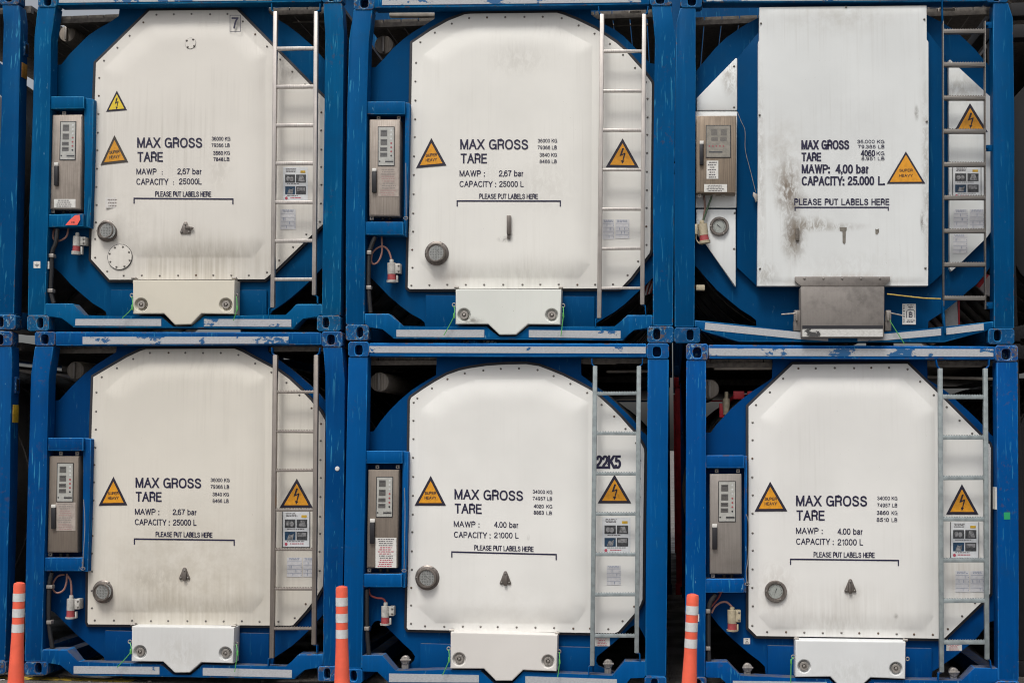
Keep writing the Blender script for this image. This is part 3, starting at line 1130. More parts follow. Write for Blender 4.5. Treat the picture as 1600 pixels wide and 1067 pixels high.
def ladder(c, lt, lb, rt, rb, w, rungs, th, mat, y=-0.012, d=0.034, flat=False):
    """lt..rb: photo positions of the rail centres, top and bottom"""
    lad = bpy.data.objects.new("ladder", None)
    COL.objects.link(lad)
    lad.parent = c
    ORG[lad.name] = ORG[c.name]
    for (a, e) in ((lt, lb), (rt, rb)):
        b = MB()
        b.prism([(a[0] - w / 2, a[1]), (a[0] + w / 2, a[1]), (e[0] + w / 2, e[1]), (e[0] - w / 2, e[1])], y, y + d, 0, 0.005 if not flat else 0.002)
        b.build("rail", [mat], lad)
    for ry in rungs:
        def xat(p, q):
            t = (ry - p[1]) / (q[1] - p[1])
            return p[0] + (q[0] - p[0]) * t
        xl, xr = xat(lt, lb) + w / 2 - .6, xat(rt, rb) - w / 2 + .6
        b = MB()
        sl = random.uniform(-.6, .4)
        b.prism([(xl, ry - th / 2), (xr, ry - th / 2 + sl), (xr, ry + th / 2 + sl), (xl, ry + th / 2)], y + 0.004, y + d - 0.004, 0, 0.003)
        if flat or mat is M['ladder3'] or mat is M['ladder2']:   # toothed top edge
            k = int((xr - xl) / 4)
            for i in range(k):
                u = xl + (i + .3) * (xr - xl) / k
                yy = ry - th / 2 + sl * (u - xl) / (xr - xl)
                b.prism([(u, yy - 1.1), (u + 1.6, yy - 1.1), (u + 1.6, yy + .4), (u, yy + .4)], y + 0.006, y + d - 0.006, 0)
        b.build("rung", [mat], lad)
    return lad


def bracket(c, pts, mat, y0=0.0, y1=0.04, w=1.6):
    b = MB()
    for (a, e) in zip(pts, pts[1:]):
        dx, dy = e[0] - a[0], e[1] - a[1]
        L = math.hypot(dx, dy) or 1
        nx, ny = -dy / L * w / 2, dx / L * w / 2
        b.prism([(a[0] + nx, a[1] + ny), (e[0] + nx, e[1] + ny), (e[0] - nx, e[1] - ny), (a[0] - nx, a[1] - ny)], y0, y1, 0, 0.001)
    return b.build("ladder_bracket", [mat], c)


def valve_cover(c, out, locks, mat, y0=-0.02, y1=0.12, r=10.0):
    loops = [out] + [ellipse(a, b, r, r, 28) for a, b in locks]
    b = holed(loops, y0, y1, 0.007)
    cov = b.build("valve_cover", [mat], c)
    for (a, e) in locks:
        s = 0.00487
        ctr = P(a, e, y0 + 0.004)
        b = MB()
        b.lathe(ctr, [(r * s * 1.0, 0.0), (r * s * .90, 0.014), (r * s * .72, 0.026), (r * s * .64, 0.028)], 0, 28)
        b.build("lock_recess", [mat], cov)
        b = MB()
        b.lathe(ctr, [(r * s * .66, 0.028), (r * s * .66, 0.006), (r * s * .60, 0.002), (r * s * .34, 0.002), (r * s * .32, 0.016)], 0, 24)
        b.prism([(a - 1.1, e - 2.6), (a + 1.3, e - 2.2), (a + 2.4, e - .1), (a + .2, e + .3), (a - 1.9, e + 1.2)], y0 + 0.002, y0 + 0.02, 0, 0.001)
        b.build("lock", [M['fit']], cov)
    # hinge pins on the upper edge
    for x, y in ((out[0][0] + 1, out[0][1] - 3), (out[1][0] - 1, out[1][1] - 3)):
        b = MB()
        b.tube([P(x - 3, y, 0.03), P(x + 4, y, 0.03)], 0.009, 0, 10)
        b.prism(box4(x - 1.2, y - 1, x + 1.6, y + 8), 0.035, 0.1, 0)
        b.build("hinge", [M['fit']], cov)
    return cov


def seal(c, eye, pts, y=-0.005, withtie=True):
    b = MB()
    x, e = eye
    rg = [P(x + 2.6 * math.cos(t), e + 2.6 * math.sin(t), 0.02) for t in [2 * math.pi * k / 14 for k in range(15)]]
    b.tube(rg, 0.0042, 0, 8, False)
    b.build("eye_ring", [M['fit']], c)
    if withtie:
        b = MB()
        sp = spline([(p[0], p[1], y + (0.03 if i == 0 else 0)) for i, p in enumerate(pts)])
        b.tube([P(*p) for p in sp], 0.0034, 0, 8)
        k = pts[1]
        b.prism([(k[0] - 1.2, k[1] - 5), (k[0] + 1.0, k[1] - 4), (k[0] + 1.5, k[1] + 2), (k[0] + .2, k[1] + 4), (k[0] - 1.4, k[1] + 2)], y - 0.006, y + 0.006, 0, 0.002)
        b.build("seal_tie", [M['seal']], c)


def casting(c, box, hole, mat, edge=None):
    """corner casting: front plate with an oval hole and the hollow block behind it"""
    x0, y0, x1, y1 = box
    cr = 3.0
    out = [(x0 + cr, y0), (x1 - cr, y0), (x1, y0 + cr), (x1, y1 - cr), (x1 - cr, y1), (x0 + cr, y1), (x0, y1 - cr), (x0, y0 + cr)]
    b = holed([out, ellipse(hole[0], hole[1], hole[2], hole[3], 24, 3.0)], -0.008, 0.10, 0.006)
    b.bm.normal_update()
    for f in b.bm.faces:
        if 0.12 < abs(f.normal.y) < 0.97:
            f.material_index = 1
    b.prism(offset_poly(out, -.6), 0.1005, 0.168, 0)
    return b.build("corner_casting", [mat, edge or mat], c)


def barrel_and_rear(c, cx, cy, rpx, z0, z1, xl, xr, bmat, fmat, walkmat, ylen=6.06, walk=True, ystart=0.19):
    ctr = P(cx, cy, ystart)
    R = rpx * 0.00487
    b = MB()
    b.lathe(ctr, [(R, 0.0), (R, ylen - 0.42), (R * .92, ylen - 0.30), (R * .4, ylen - 0.24)], 0, 72)
    for k in range(7):
        yy = 0.5 + k * 0.8
        b.lathe(ctr, [(R + .001, yy), (R + .012, yy), (R + .012, yy + .05), (R + .001, yy + .05)], 0, 72, False)
    b.build("tank_barrel", [bmat], c, sharp=40)
    ye = ylen - 0.12
    b = MB()
    for x in (xl, xr - 0.16):
        b.box((x, ye, z0), (x + 0.16, ylen, z1), 0, 0.004)
    b.box((xl + .161, ye, z0), (xr - .161, ylen, z0 + .14), 0, 0.004)
    b.box((xl + .161, ye, z1 - .12), (xr - .161, ylen, z1), 0, 0.004)
    b.build("rear_frame", [fmat], c)
    for x in (xl + 0.02, xr - 0.12):
        b = MB()
        b.box((x, 0.17, z0 + 0.02), (x + 0.1, ye - .001, z0 + 0.14), 0, 0.004)
        b.build("side_rail", [fmat], c)
    if walk:
        for (a, e) in ((xl + .05, ctr.x - .35), (ctr.x + .35, xr - .05)):
            b = MB()
            k = 6
            for i in range(k):
                w = (e - a) / k
                b.box((a + i * w + .004, 0.22, z1 - .10), (a + (i + 1) * w - .004, ye - .05, z1 - .07), 0)
            b.box((a, 0.20, z1 - .135), (e, 0.25, z1 - .1005), 0)
            b.box((a, 2.9, z1 - .16), (e, 2.96, z1 - .1005), 0)
            b.build("walkway", [walkmat], c)


def front_frame(c, k, D):
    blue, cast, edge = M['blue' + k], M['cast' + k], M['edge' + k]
    for key in ('pl', 'pr'):
        if key in D:
            b = MB()
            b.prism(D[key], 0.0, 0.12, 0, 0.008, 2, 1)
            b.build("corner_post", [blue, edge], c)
    for bx, hl in D['cast']:
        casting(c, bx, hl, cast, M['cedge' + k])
    b = MB()
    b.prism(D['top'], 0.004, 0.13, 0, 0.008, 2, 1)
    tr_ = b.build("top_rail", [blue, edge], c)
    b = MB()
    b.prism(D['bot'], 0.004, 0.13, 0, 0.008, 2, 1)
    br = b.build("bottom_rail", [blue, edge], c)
    for i, (lp, peel) in enumerate(D.get('ttape', ())):
        b = MB()
        b.prism(lp, 0.001, 0.0039, 0)
        b.build("reflective_strip", [tape_mat("reflective_strip", peel, len(k) + i + sum(map(ord, k)))], tr_)
    for i, (lp, peel) in enumerate(D.get('btape', ())):
        b = MB()
        b.prism(lp, 0.001, 0.0039, 0)
        b.build("reflective_strip", [tape_mat("reflective_strip", peel, 7 + i + sum(map(ord, k)))], br)


# ------------------------------------------------------------------ the six tank containers of the photo
WARM = (0.7009, 0.6741, 0.626)
NEUT = (0.749, 0.7383, 0.7009)
COOL = (0.63, 0.635, 0.62)
DIRT = (0.22, 0.19, 0.15)
DIRT2 = (0.10, 0.082, 0.066)

C = {}
C['TA'] = dict(
    label="blue framed tank container whose white end panel carries a boxed 7", group=True,
    pl=[(58.8, 10), (87, 10), (79.5, 60), (78.5, 150), (75, 335), (70, 493), (43, 493), (46, 330), (51.3, 180), (54, 58)],
    pr=[(504.6, 5), (534, 5), (537, 52), (535.5, 210), (533, 400), (532, 493), (503, 493), (504, 400), (506.7, 200), (508.3, 54)],
    cast=[((59, -13, 88.5, 11.5), (74, 2, 6, 7.5)), ((502.5, -20, 535, 4.2), (517.5, -6, 6, 8)),
          ((42, 492.5, 76, 517), (62.7, 504.5, 4.8, 8.3)), ((495, 493, 532, 517.3), (509, 504, 5, 8))],
    top=[(89, -13), (502, -19), (502, 3.2), (89, 8.3)],
    ttape=[([(92, -6), (425, -10.5), (425, 1), (92, 5)], .50)],
    bot=[(70.3, 474), (113, 474), (131, 494), (251.5, 494), (270, 511.8), (299, 511.8), (318, 493.5), (447, 493.5), (462.5, 475), (503, 475), (503, 492.6), (494.6, 492.8), (494.6, 496), (473, 496.2), (458, 514), (114, 511.5), (97, 495.5), (76.4, 495.5), (76.4, 492.3), (70.3, 492.3)],
    btape=[([(118, 498.3), (251.8, 498.3), (251.8, 509.4), (117.3, 508.6)], .12), ([(318.6, 498.3), (455, 499), (455, 510.6), (318.6, 509.8)], .42)],
    disc=[(74, 60 + 42), (96, 102), (107.5, 86), (120.6, 73), (137.5, 56), (152.5, 46), (171, 35.6), (186, 26), (187.5, 2), (418, 0), (418, 20), (432.5, 30), (449, 40), (466, 53), (487, 71), (497, 82.5), (508.4, 95.6), (513, 97), (513, 416), (503, 418), (487, 436), (470, 452), (455, 465), (438, 477.5), (424, 486), (420, 500), (167.5, 500), (166, 487), (160, 483), (145, 474), (130, 461.5), (111, 444.7), (96, 428), (84, 416.5), (70, 415)],
    panel=[(233.5, 17.3), (370, 16), (425, 72), (483, 131), (508.5, 156), (508, 347), (430, 422), (413.5, 436.3), (171, 437), (142.3, 405), (144, 335), (146, 224), (149, 130), (150, 99)],
    bulge=[(160, 108), (236, 34), (364, 31), (417, 85), (416, 378), (396, 405), (214, 405), (158, 349)], flat=False,
    H=0.027,
    white=WARM, streak=.55,
    stains_and_shade=[(310, 418, 200, 62, .8, 1, (.30, .265, .205)), (290, 388, 90, 50, .6, 1, (.27, .24, .19)), (200, 350, 70, 120, .25, 3, (.40, .37, .32)), (342, 262, 26, 50, .2, 2, DIRT), (163, 300, 22, 40, .25, 1, (0.2, .19, .18)), (445, 112, 30, 40, .3, 2, DIRT)],
    circle=(297, 255, 240),
    cap=(105.6, 53.4, 14), capy=.45,
    slope=0.003,
    text=[("MAX GROSS", (214.2, 215.2, 316, 231), .012), ("TARE", (214.6, 237.6, 254.6, 253), .012),
          ("36000 KG", (330.7, 214, 359.9, 220), 0), ("79366 LB", (330.4, 224.4, 358.9, 230), 0), ("3560", (333, 236.3, 348.5, 242.3), .025), ("KG", (350.5, 236.3, 359.3, 242), 0), ("7848", (333.5, 246.2, 348.8, 252), .025), ("LB", (350, 246, 358.5, 251.8), 0),
          ("MAWP", (213, 263.6, 244.7, 272.8), 0), (":", (253, 266, 254, 272.8), 0), ("2,67 bar", (277, 263.4, 315.4, 272.6), 0),
          ("CAPACITY", (213, 279.2, 262.8, 288.8), 0), (":", (270.6, 282, 271.6, 288.8), 0), ("25000L", (279.6, 279, 315, 288.3), 0),
          ("PLEASE PUT LABELS HERE", (242.4, 299.2, 330, 307.4), .006)],
    bracket=(208.5, 309.3, 364.8, 310.5, 9),
    signs=[([(182.5, 142), (165.7, 175), (198.3, 172.3)], 'boltyellow', False), ([(178.8, 211.5), (157, 258.3), (200.3, 253.5)], 'text', True)],
    gauge=(168.5, 361, 18, True), latch=(289.5, 356, 17, 18, True),
    frame=dict(top=[(78.6, 151), (131, 151), (131, 169.6), (78.6, 170.4)], bot=[(73.8, 335.2), (130.2, 334), (130.2, 353.8), (73, 355)], tube=[(131.4, 152.5), (146, 155), (144.4, 250), (141, 356.5), (130.6, 353.5), (132.5, 250)]),
    cabq=[(82.2, 180), (128.5, 179.4), (126.2, 327.5), (78.4, 327)], cabmat='cab_a', win=(95.3, 191, 117.8, 249.3), wsl=-1.2, handle=(84, 259.5, 90, 290), tag=(84.4, 254, 90.5, 259.4),
    labels=[("maker_label", (84.4, 311.2, 118, 324.7), 4, 'paper', None)], tabs=[(100, 177), (82.4, 330)],
    plug=(121, 363.5, 369.5, 384.7, 393, 398, 13, 'plug', -.06),
    cables=[([(107, 357, .1), (103.7, 369.7), (94, 376), (85, 375), (82.7, 367), (85, 357, .1)], 'cable')],
    conduit=[(89.7, 358), (87, 380), (81.5, 395), (80.5, 425), (79.5, 455), (84, 474)], clamps=[(75.6, 396.5, 83.5, 402.5), (74, 451, 82, 457)],
    lad=((429.7, 18), (425.2, 480.5), (493.3, 18), (490.2, 461)), lw=6.3, rungs=(76, 135.6, 196, 255.5, 316, 376.5, 436.5), rth=5.2, lmat='ladder',
    brackets=[[(424, 6), (424.3, 16), (428, 18.5)], [(500, 6), (499.5, 16), (494, 18.5)], [(424, 480), (419.5, 482), (419.5, 496)], [(490, 461), (495.5, 463), (495.8, 474)]],
    cover=[(207.7, 437.6), (366.6, 437.6), (365.6, 490.6), (314.4, 490), (298.7, 506.7), (273, 507.4), (256, 490), (207.6, 490.2)], locks=[(220.4, 476), (352.7, 476)], cmat='covA',
    plate=(173, 453.2, 416.5, 453.2, 496),
    seals=[((206, 461.5), [(206, 463), (206.3, 481), (191, 497)]), ((369.2, 461.5), [(369.3, 463), (370.3, 482), (364.5, 501)])],
    sheet=(442.5, 261.5, 481, 314), tables=[(438, 327, 462, 358.5)])

C['TB'] = dict(
    label="blue framed tank container with a bar shaped handle on its white end panel", group=True,
    pl=[(552, 15), (582, 15), (576, 64), (573.3, 155), (570.2, 340), (569.2, 507), (540, 507), (540.6, 330), (542.5, 180), (545, 63), (549, 50)],
    pr=[(1018.3, 9), (1049.6, 9), (1051.5, 34), (1055, 60), (1053.7, 200), (1052.6, 300), (1051.6, 509), (1020, 509), (1020.5, 300), (1021.5, 200), (1023.4, 60)],
    cast=[((552.6, -9.5, 584, 15.4), (569, 5, 6.3, 7.8)), ((1015.6, -15, 1049.8, 9), (1031.4, -1.5, 6.8, 8)),
          ((540, 507.3, 575.8, 532), (562, 519, 5, 8.2)), ((1011.6, 509.6, 1052.4, 535.5), (1026.2, 522, 5.5, 8.3))],
    top=[(584.4, -9.5), (1015.2, -14), (1015.2, 7.5), (584.4, 12.8)],
    ttape=[([(597, -4), (1002, -8), (1002, 4), (597, 8.5)], .48)],
    bot=[(569.5, 490), (608, 490), (630, 511), (760, 509.8), (779.4, 527.4), (806.4, 527.4), (825, 509.6), (960.6, 511.6), (980.3, 492), (1019.7, 492), (1019.7, 509.2), (1011.2, 509.4), (1011.2, 514), (989.7, 514), (972.8, 532), (614.5, 529), (598, 512.6), (576.2, 512.6), (576.2, 507), (569.5, 507)],
    btape=[([(619.3, 515.2), (756.6, 515.2), (756.6, 527), (619.3, 526.2)], .08), ([(826.3, 515.6), (969.6, 517), (969.6, 528.5), (826.3, 527)], .2)],
    disc=[(565, 106), (587, 106), (601, 91), (614, 76), (631, 61), (648, 49), (665, 39), (679.5, 30), (680, 5), (923, 3), (923, 24), (944.6, 38.4), (960.6, 47), (975.6, 58), (994, 77), (1003.7, 87), (1015, 99.5), (1028, 101), (1028, 431), (1019.7, 433.4), (1008, 446), (992.5, 459.7), (977.5, 474), (960.6, 487), (943.8, 497), (931.6, 504), (929.5, 516), (664.5, 516), (664, 503.5), (658, 499), (641, 490), (625, 477.4), (608, 463), (592, 446.5), (579.5, 433), (566, 431)],
    panel=[(644.4, 67.5), (673.4, 48), (700.4, 33), (726, 23), (735, 22), (870, 20.5), (880, 23.4), (901.6, 32), (930.6, 46), (962.5, 67.5), (977.5, 80.6), (992.5, 97.5), (1002.7, 108.7), (1011, 120), (1017.6, 129), (1018.5, 133), (1016, 390), (1014.6, 396), (1000, 414.7), (985, 434.4), (972.5, 447.5), (967, 450.5), (640, 451.7), (637.2, 449), (639.5, 335)],
    bulge=[(660, 86), (702, 54), (738, 40), (868, 39), (926, 70), (924, 414), (904, 437.5), (680, 437.5), (654, 408)], flat=False, H=.027,
    white=NEUT, streak=.3,
    stains_and_shade=[(815, 430, 130, 45, .45, 1, DIRT), (700, 435, 50, 30, .3, 1, (.32, .2, .14)), (789, 374, 14, 6, .6, 2, DIRT2), (810, 95, 60, 30, .18, 2, DIRT), (850, 290, 60, 60, .14, 2, DIRT)],
    circle=(805, 270, 245), cap=(600, 71, 15), capy=.35, slope=0.003,
    text=[("MAX GROSS", (719, 217.8, 825.4, 233.7), .012), ("TARE", (719.7, 240.2, 761, 255.5), .012),
          ("36000 KG", (840.3, 217.2, 870.6, 223), 0), ("79366 LB", (840.1, 227.8, 870, 233.6), 0), ("3840 KG", (843, 239.3, 870.4, 245), 0), ("8466 LB", (843, 249.7, 870, 255.3), 0),
          ("MAWP :", (718, 266.4, 757.5, 275.9), 0), ("2,67 bar", (779.5, 266.4, 818.3, 275.9), 0),
          ("CAPACITY :", (718, 283, 775, 292.2), 0), ("25000 L", (780, 283, 818.2, 292.2), 0),
          ("PLEASE PUT LABELS HERE", (748.8, 302.9, 840.5, 310.8), .006)],
    bracket=(713.4, 313.3, 876.4, 313.6, 9.5),
    signs=[([(674, 216), (650, 263), (697.5, 258.8)], 'text', False), ([(972.8, 216.5), (946.5, 261.5), (998.4, 262.4)], 'bolt', False)],
    gauge=(682.6, 396, 19, True), latch=None, bar=(791.6, 336.5, 798, 366, 797, 373),
    frame=dict(top=[(572, 159), (633, 159), (633, 178.7), (571.6, 178.7)], bot=[(569.6, 346.6), (630, 346.6), (630, 367), (569.2, 367)], tube=[(633.3, 160), (640, 161.5), (638.5, 260), (634, 370), (630.3, 367.5), (632.2, 300), (632.8, 200)]),
    cabq=[(577.4, 187), (625.2, 187), (624.3, 338), (577, 337.6)], cabmat='cab_a', win=(591.5, 199.2, 615.3, 258.3), wsl=0, handle=(580.7, 268.2, 587.6, 300.8), tag=(581.2, 263, 588, 268),
    labels=[("instruction_label", (591.2, 262.5, 623, 307.5), 12, 'paperdull', lambda i: i in (3, 4, 5, 9, 10, 11))], tabs=[(591.4, 184.5), (623, 184.5), (580.7, 340.8)], rod=[(634, 255), (634.6, 338), (634, 341)],
    plug=(612, 405.5, 411, 428.5, 438, 441.5, 14, 'plug', 0),
    cables=[([(596, 369, .1), (597, 383.6), (596, 398), (590, 410), (582.6, 412.5), (580, 406), (582.6, 394), (592, 386.5), (601, 386), (608, 394), (611.6, 406)], 'cable')],
    conduit=[(586, 370), (579, 388), (576.8, 398), (576, 447.5), (579, 489)], clamps=[(573, 391.2, 580, 397.6), (572, 446, 579.6, 452)],
    lad=((940.7, 22), (936, 497), (1006.5, 22), (1003.5, 476)), lw=6.8, rungs=(80, 142, 203.4, 265, 326.7, 388.4, 450.5), rth=4, lmat='ladder',
    brackets=[[(935, 10), (936, 20), (940, 22.5)], [(1012.6, 10), (1011.5, 20), (1007, 22.5)], [(935, 497), (930.5, 498.5), (930.5, 511)], [(1003, 476), (1008, 477), (1009, 492)]],
    cover=[(712, 452), (877, 452), (875.4, 507), (825, 506.6), (806.4, 522.7), (780.3, 523), (762.5, 506.3), (711.6, 506.2)], locks=[(725, 492), (862, 492.5)], cmat='covB',
    plate=(665, 461, 929, 463, 512),
    seals=[((709.4, 476.4), [(709.3, 478), (709.3, 494), (693.4, 524)]), ((879.8, 477.6), [(880, 479), (880.2, 493), (876.4, 525.5)])],
    sheet=None, tables=[(941.5, 343, 959.6, 373.8), (961.5, 343, 983.4, 373)])

C['BA'] = dict(
    label="blue framed tank container on the asphalt with a yellowed white end panel", group=True,
    pl=[(54.3, 541), (83.4, 541), (76, 590), (73.8, 684), (72, 780), (68.6, 880), (65.6, 1033), (38.4, 1033), (40.6, 880), (44, 740), (46, 690), (48.7, 584)],
    pr=[(504.6, 542), (534, 542), (538.4, 592), (537.5, 740), (536.5, 860), (533, 1000), (531, 1040), (504.8, 1040), (505.6, 900), (507, 830), (509.3, 730), (508.4, 584)],
    cast=[((54, 518, 86, 540.3), (69.7, 530, 6, 7.6)), ((502.3, 518, 535, 542), (517, 530.5, 6, 8)),
          ((38, 1033.4, 74.6, 1054), (59.8, 1043.6, 5, 8)), ((496.2, 1040.3, 531, 1064), (511.2, 1052, 5, 8.2))],
    top=[(86.4, 518.4), (502, 519), (502, 538.6), (86.4, 540)],
    ttape=[([(129, 526.2), (451, 525.8), (451, 536.8), (129, 537.6)], .50)],
    bot=[(65.8, 1014), (105, 1014), (121, 1034.6), (251, 1036.7), (270, 1055), (298.5, 1055.6), (315.7, 1037.6), (447.5, 1042), (466, 1021.6), (504.6, 1021.6), (504.6, 1040), (495.8, 1040), (495.8, 1044), (475.5, 1044), (460.6, 1060.5), (112.5, 1054.8), (94.6, 1036.6), (75, 1036.6), (75, 1033), (65.8, 1033)],
    btape=[([(115, 1040), (249, 1041.2), (249, 1053), (115, 1051.6)], .14), ([(316.8, 1042.7), (456, 1046), (456, 1058), (316.8, 1054.7)], .08)],
    disc=[(68, 626.5), (92.8, 625.6), (112.4, 603), (131, 585), (150, 570), (168.7, 558), (182, 550.6), (183, 530), (418, 530), (418, 549.6), (434, 561), (455, 576), (473.7, 592), (490.6, 607), (500, 617), (508, 627.5), (514, 629), (514, 952), (504.8, 959.8), (494, 971), (485, 981.7), (469.4, 996.6), (455.4, 1009), (441.3, 1018.5), (427.3, 1027), (426, 1045), (164, 1045), (163.5, 1027), (161, 1024.5), (138.7, 1006.6), (120, 991), (101, 972), (86, 957), (80.6, 953), (63, 952)],
    panel=[(145.8, 589), (173, 573), (198.7, 558), (220, 548), (228, 545.5), (366, 544.6), (380, 550.6), (398.7, 561), (434.4, 579.7), (451, 592), (468, 607.8), (485, 625.6), (500, 643.4), (507.5, 656.5), (508, 660), (505.6, 880), (504.4, 915), (494, 932.6), (478, 953.6), (458, 976), (454, 976.8), (138, 974.8), (136.8, 972), (138.5, 808), (142, 711)],
    bulge=[(162, 612), (198, 580), (232, 562), (368, 561), (416, 588), (414, 935), (394, 959.5), (180, 958), (154, 935)], flat=False, H=.027,
    white=(0.6741, 0.642, 0.5778), streak=.45,
    stains_and_shade=[(300, 945, 200, 80, .75, 1, (.33, .285, .21)), (290, 890, 190, 120, .42, 3, (.40, .355, .28)), (240, 905, 60, 30, .25, 2, DIRT), (460, 880, 40, 90, .25, 1, DIRT)],
    circle=(293, 785, 240), cap=(118.6, 578.7, 14.5), capy=.4, slope=0.012,
    text=[("MAX GROSS", (211.7, 745.8, 314.4, 761.6), .012), ("TARE", (212, 768, 252.6, 783.2), .012),
          ("36000 KG", (329, 746.7, 358.7, 752.4), 0), ("79366 LB", (329, 757.2, 358, 763), 0), ("3840 KG", (332, 768.9, 357.7, 774.7), 0), ("8466 LB", (332, 779.3, 357.3, 785), 0),
          ("MAWP :", (210.7, 794.3, 248.7, 803.6), 0), ("2,67 bar", (269.7, 795, 307.5, 804), 0),
          ("CAPACITY :", (210.7, 810.4, 265, 819.8), 0), ("25000 L", (270.3, 811, 307, 820.4), 0),
          ("PLEASE PUT LABELS HERE", (243, 830.4, 332, 838.4), .006)],
    bracket=(209, 840.8, 366.8, 842.8, 9.5),
    signs=[([(177.3, 744.3), (154.2, 789.6), (199, 789)], 'text', False), ([(463.8, 747.2), (436.8, 793), (488.7, 792.8)], 'bolt', False)],
    gauge=(162, 923.8, 18, True), latch=(288, 896, 17, 18, False),
    frame=dict(top=[(72.8, 683.8), (130, 683.8), (130, 704.2), (72.4, 704.2)], bot=[(69.2, 870.8), (128.8, 870.8), (128.8, 892), (68.8, 892)], tube=[(130.3, 684), (142, 685.5), (140.5, 780), (137, 893), (129.1, 892.3), (128.8, 860), (130, 760)]),
    cabq=[(77.3, 712.4), (123.6, 712.4), (121.3, 863), (74.2, 863)], cabmat='cab_b', win=(90.1, 724.3, 113.8, 783), wsl=-.8, handle=(79.4, 793.4, 86, 826), tag=(79.8, 788, 86.6, 793.2),
    labels=[("instruction_label", (87.2, 784.6, 118, 829), 12, 'paperdull', lambda i: i in (3, 4, 5, 9, 10, 11))], tabs=[(95, 708), (120.5, 708), (78.4, 865.8)], rod=[(130.6, 780, -.01), (132.6, 820, -.01), (130, 868, -.01), (129.5, 888, -.01)],
    plug=(111.5, 929.5, 935, 953, 963.2, 966, 13.5, 'plug', -.04),
    cables=[([(101, 897, .1), (90, 900, .1), (83, 911), (83.2, 921), (90, 926), (99.3, 921.4), (103.7, 910), (104.6, 896, .1)], 'cable'), ([(104, 897, .1), (110.6, 908), (111.7, 930)], 'cable')],
    conduit=[(81, 894), (77, 917.6), (76.5, 972), (82, 1012)], clamps=[(72, 914, 81.5, 919.6), (72, 969, 79.8, 975)],
    lad=((429.5, 554.5), (424, 1028), (493.5, 554.5), (489.8, 1007)), lw=7, rungs=(612.8, 674.3, 735.2, 797, 858.4, 920, 982), rth=4, lmat='ladder2',
    brackets=[[(424.5, 543), (425, 552), (429, 555)], [(500, 543), (498, 552), (494, 555)], [(424, 1028), (419, 1029), (418.5, 1041)], [(489.5, 1007), (494.5, 1008), (495, 1020)]],
    cover=[(206, 978.2), (365.8, 980.3), (364.2, 1035.7), (314.2, 1034.4), (296.2, 1050.2), (273, 1050.4), (254.7, 1033.2), (205.2, 1032.6)], locks=[(218.5, 1018), (352, 1020.3)], cmat='covC',
    plate=(164, 984.8, 420, 989, 1040),
    seals=[((203, 1002), [(203, 1003), (204, 1018), (183, 1042)]), ((369.2, 1005), [(369.4, 1006), (370.6, 1021), (366.7, 1049)])],
    sheet=(441.6, 799, 483.4, 854), tables=[(448.4, 870.4, 471.8, 901), (473.4, 870.6, 496, 901)], sheetframe=True)

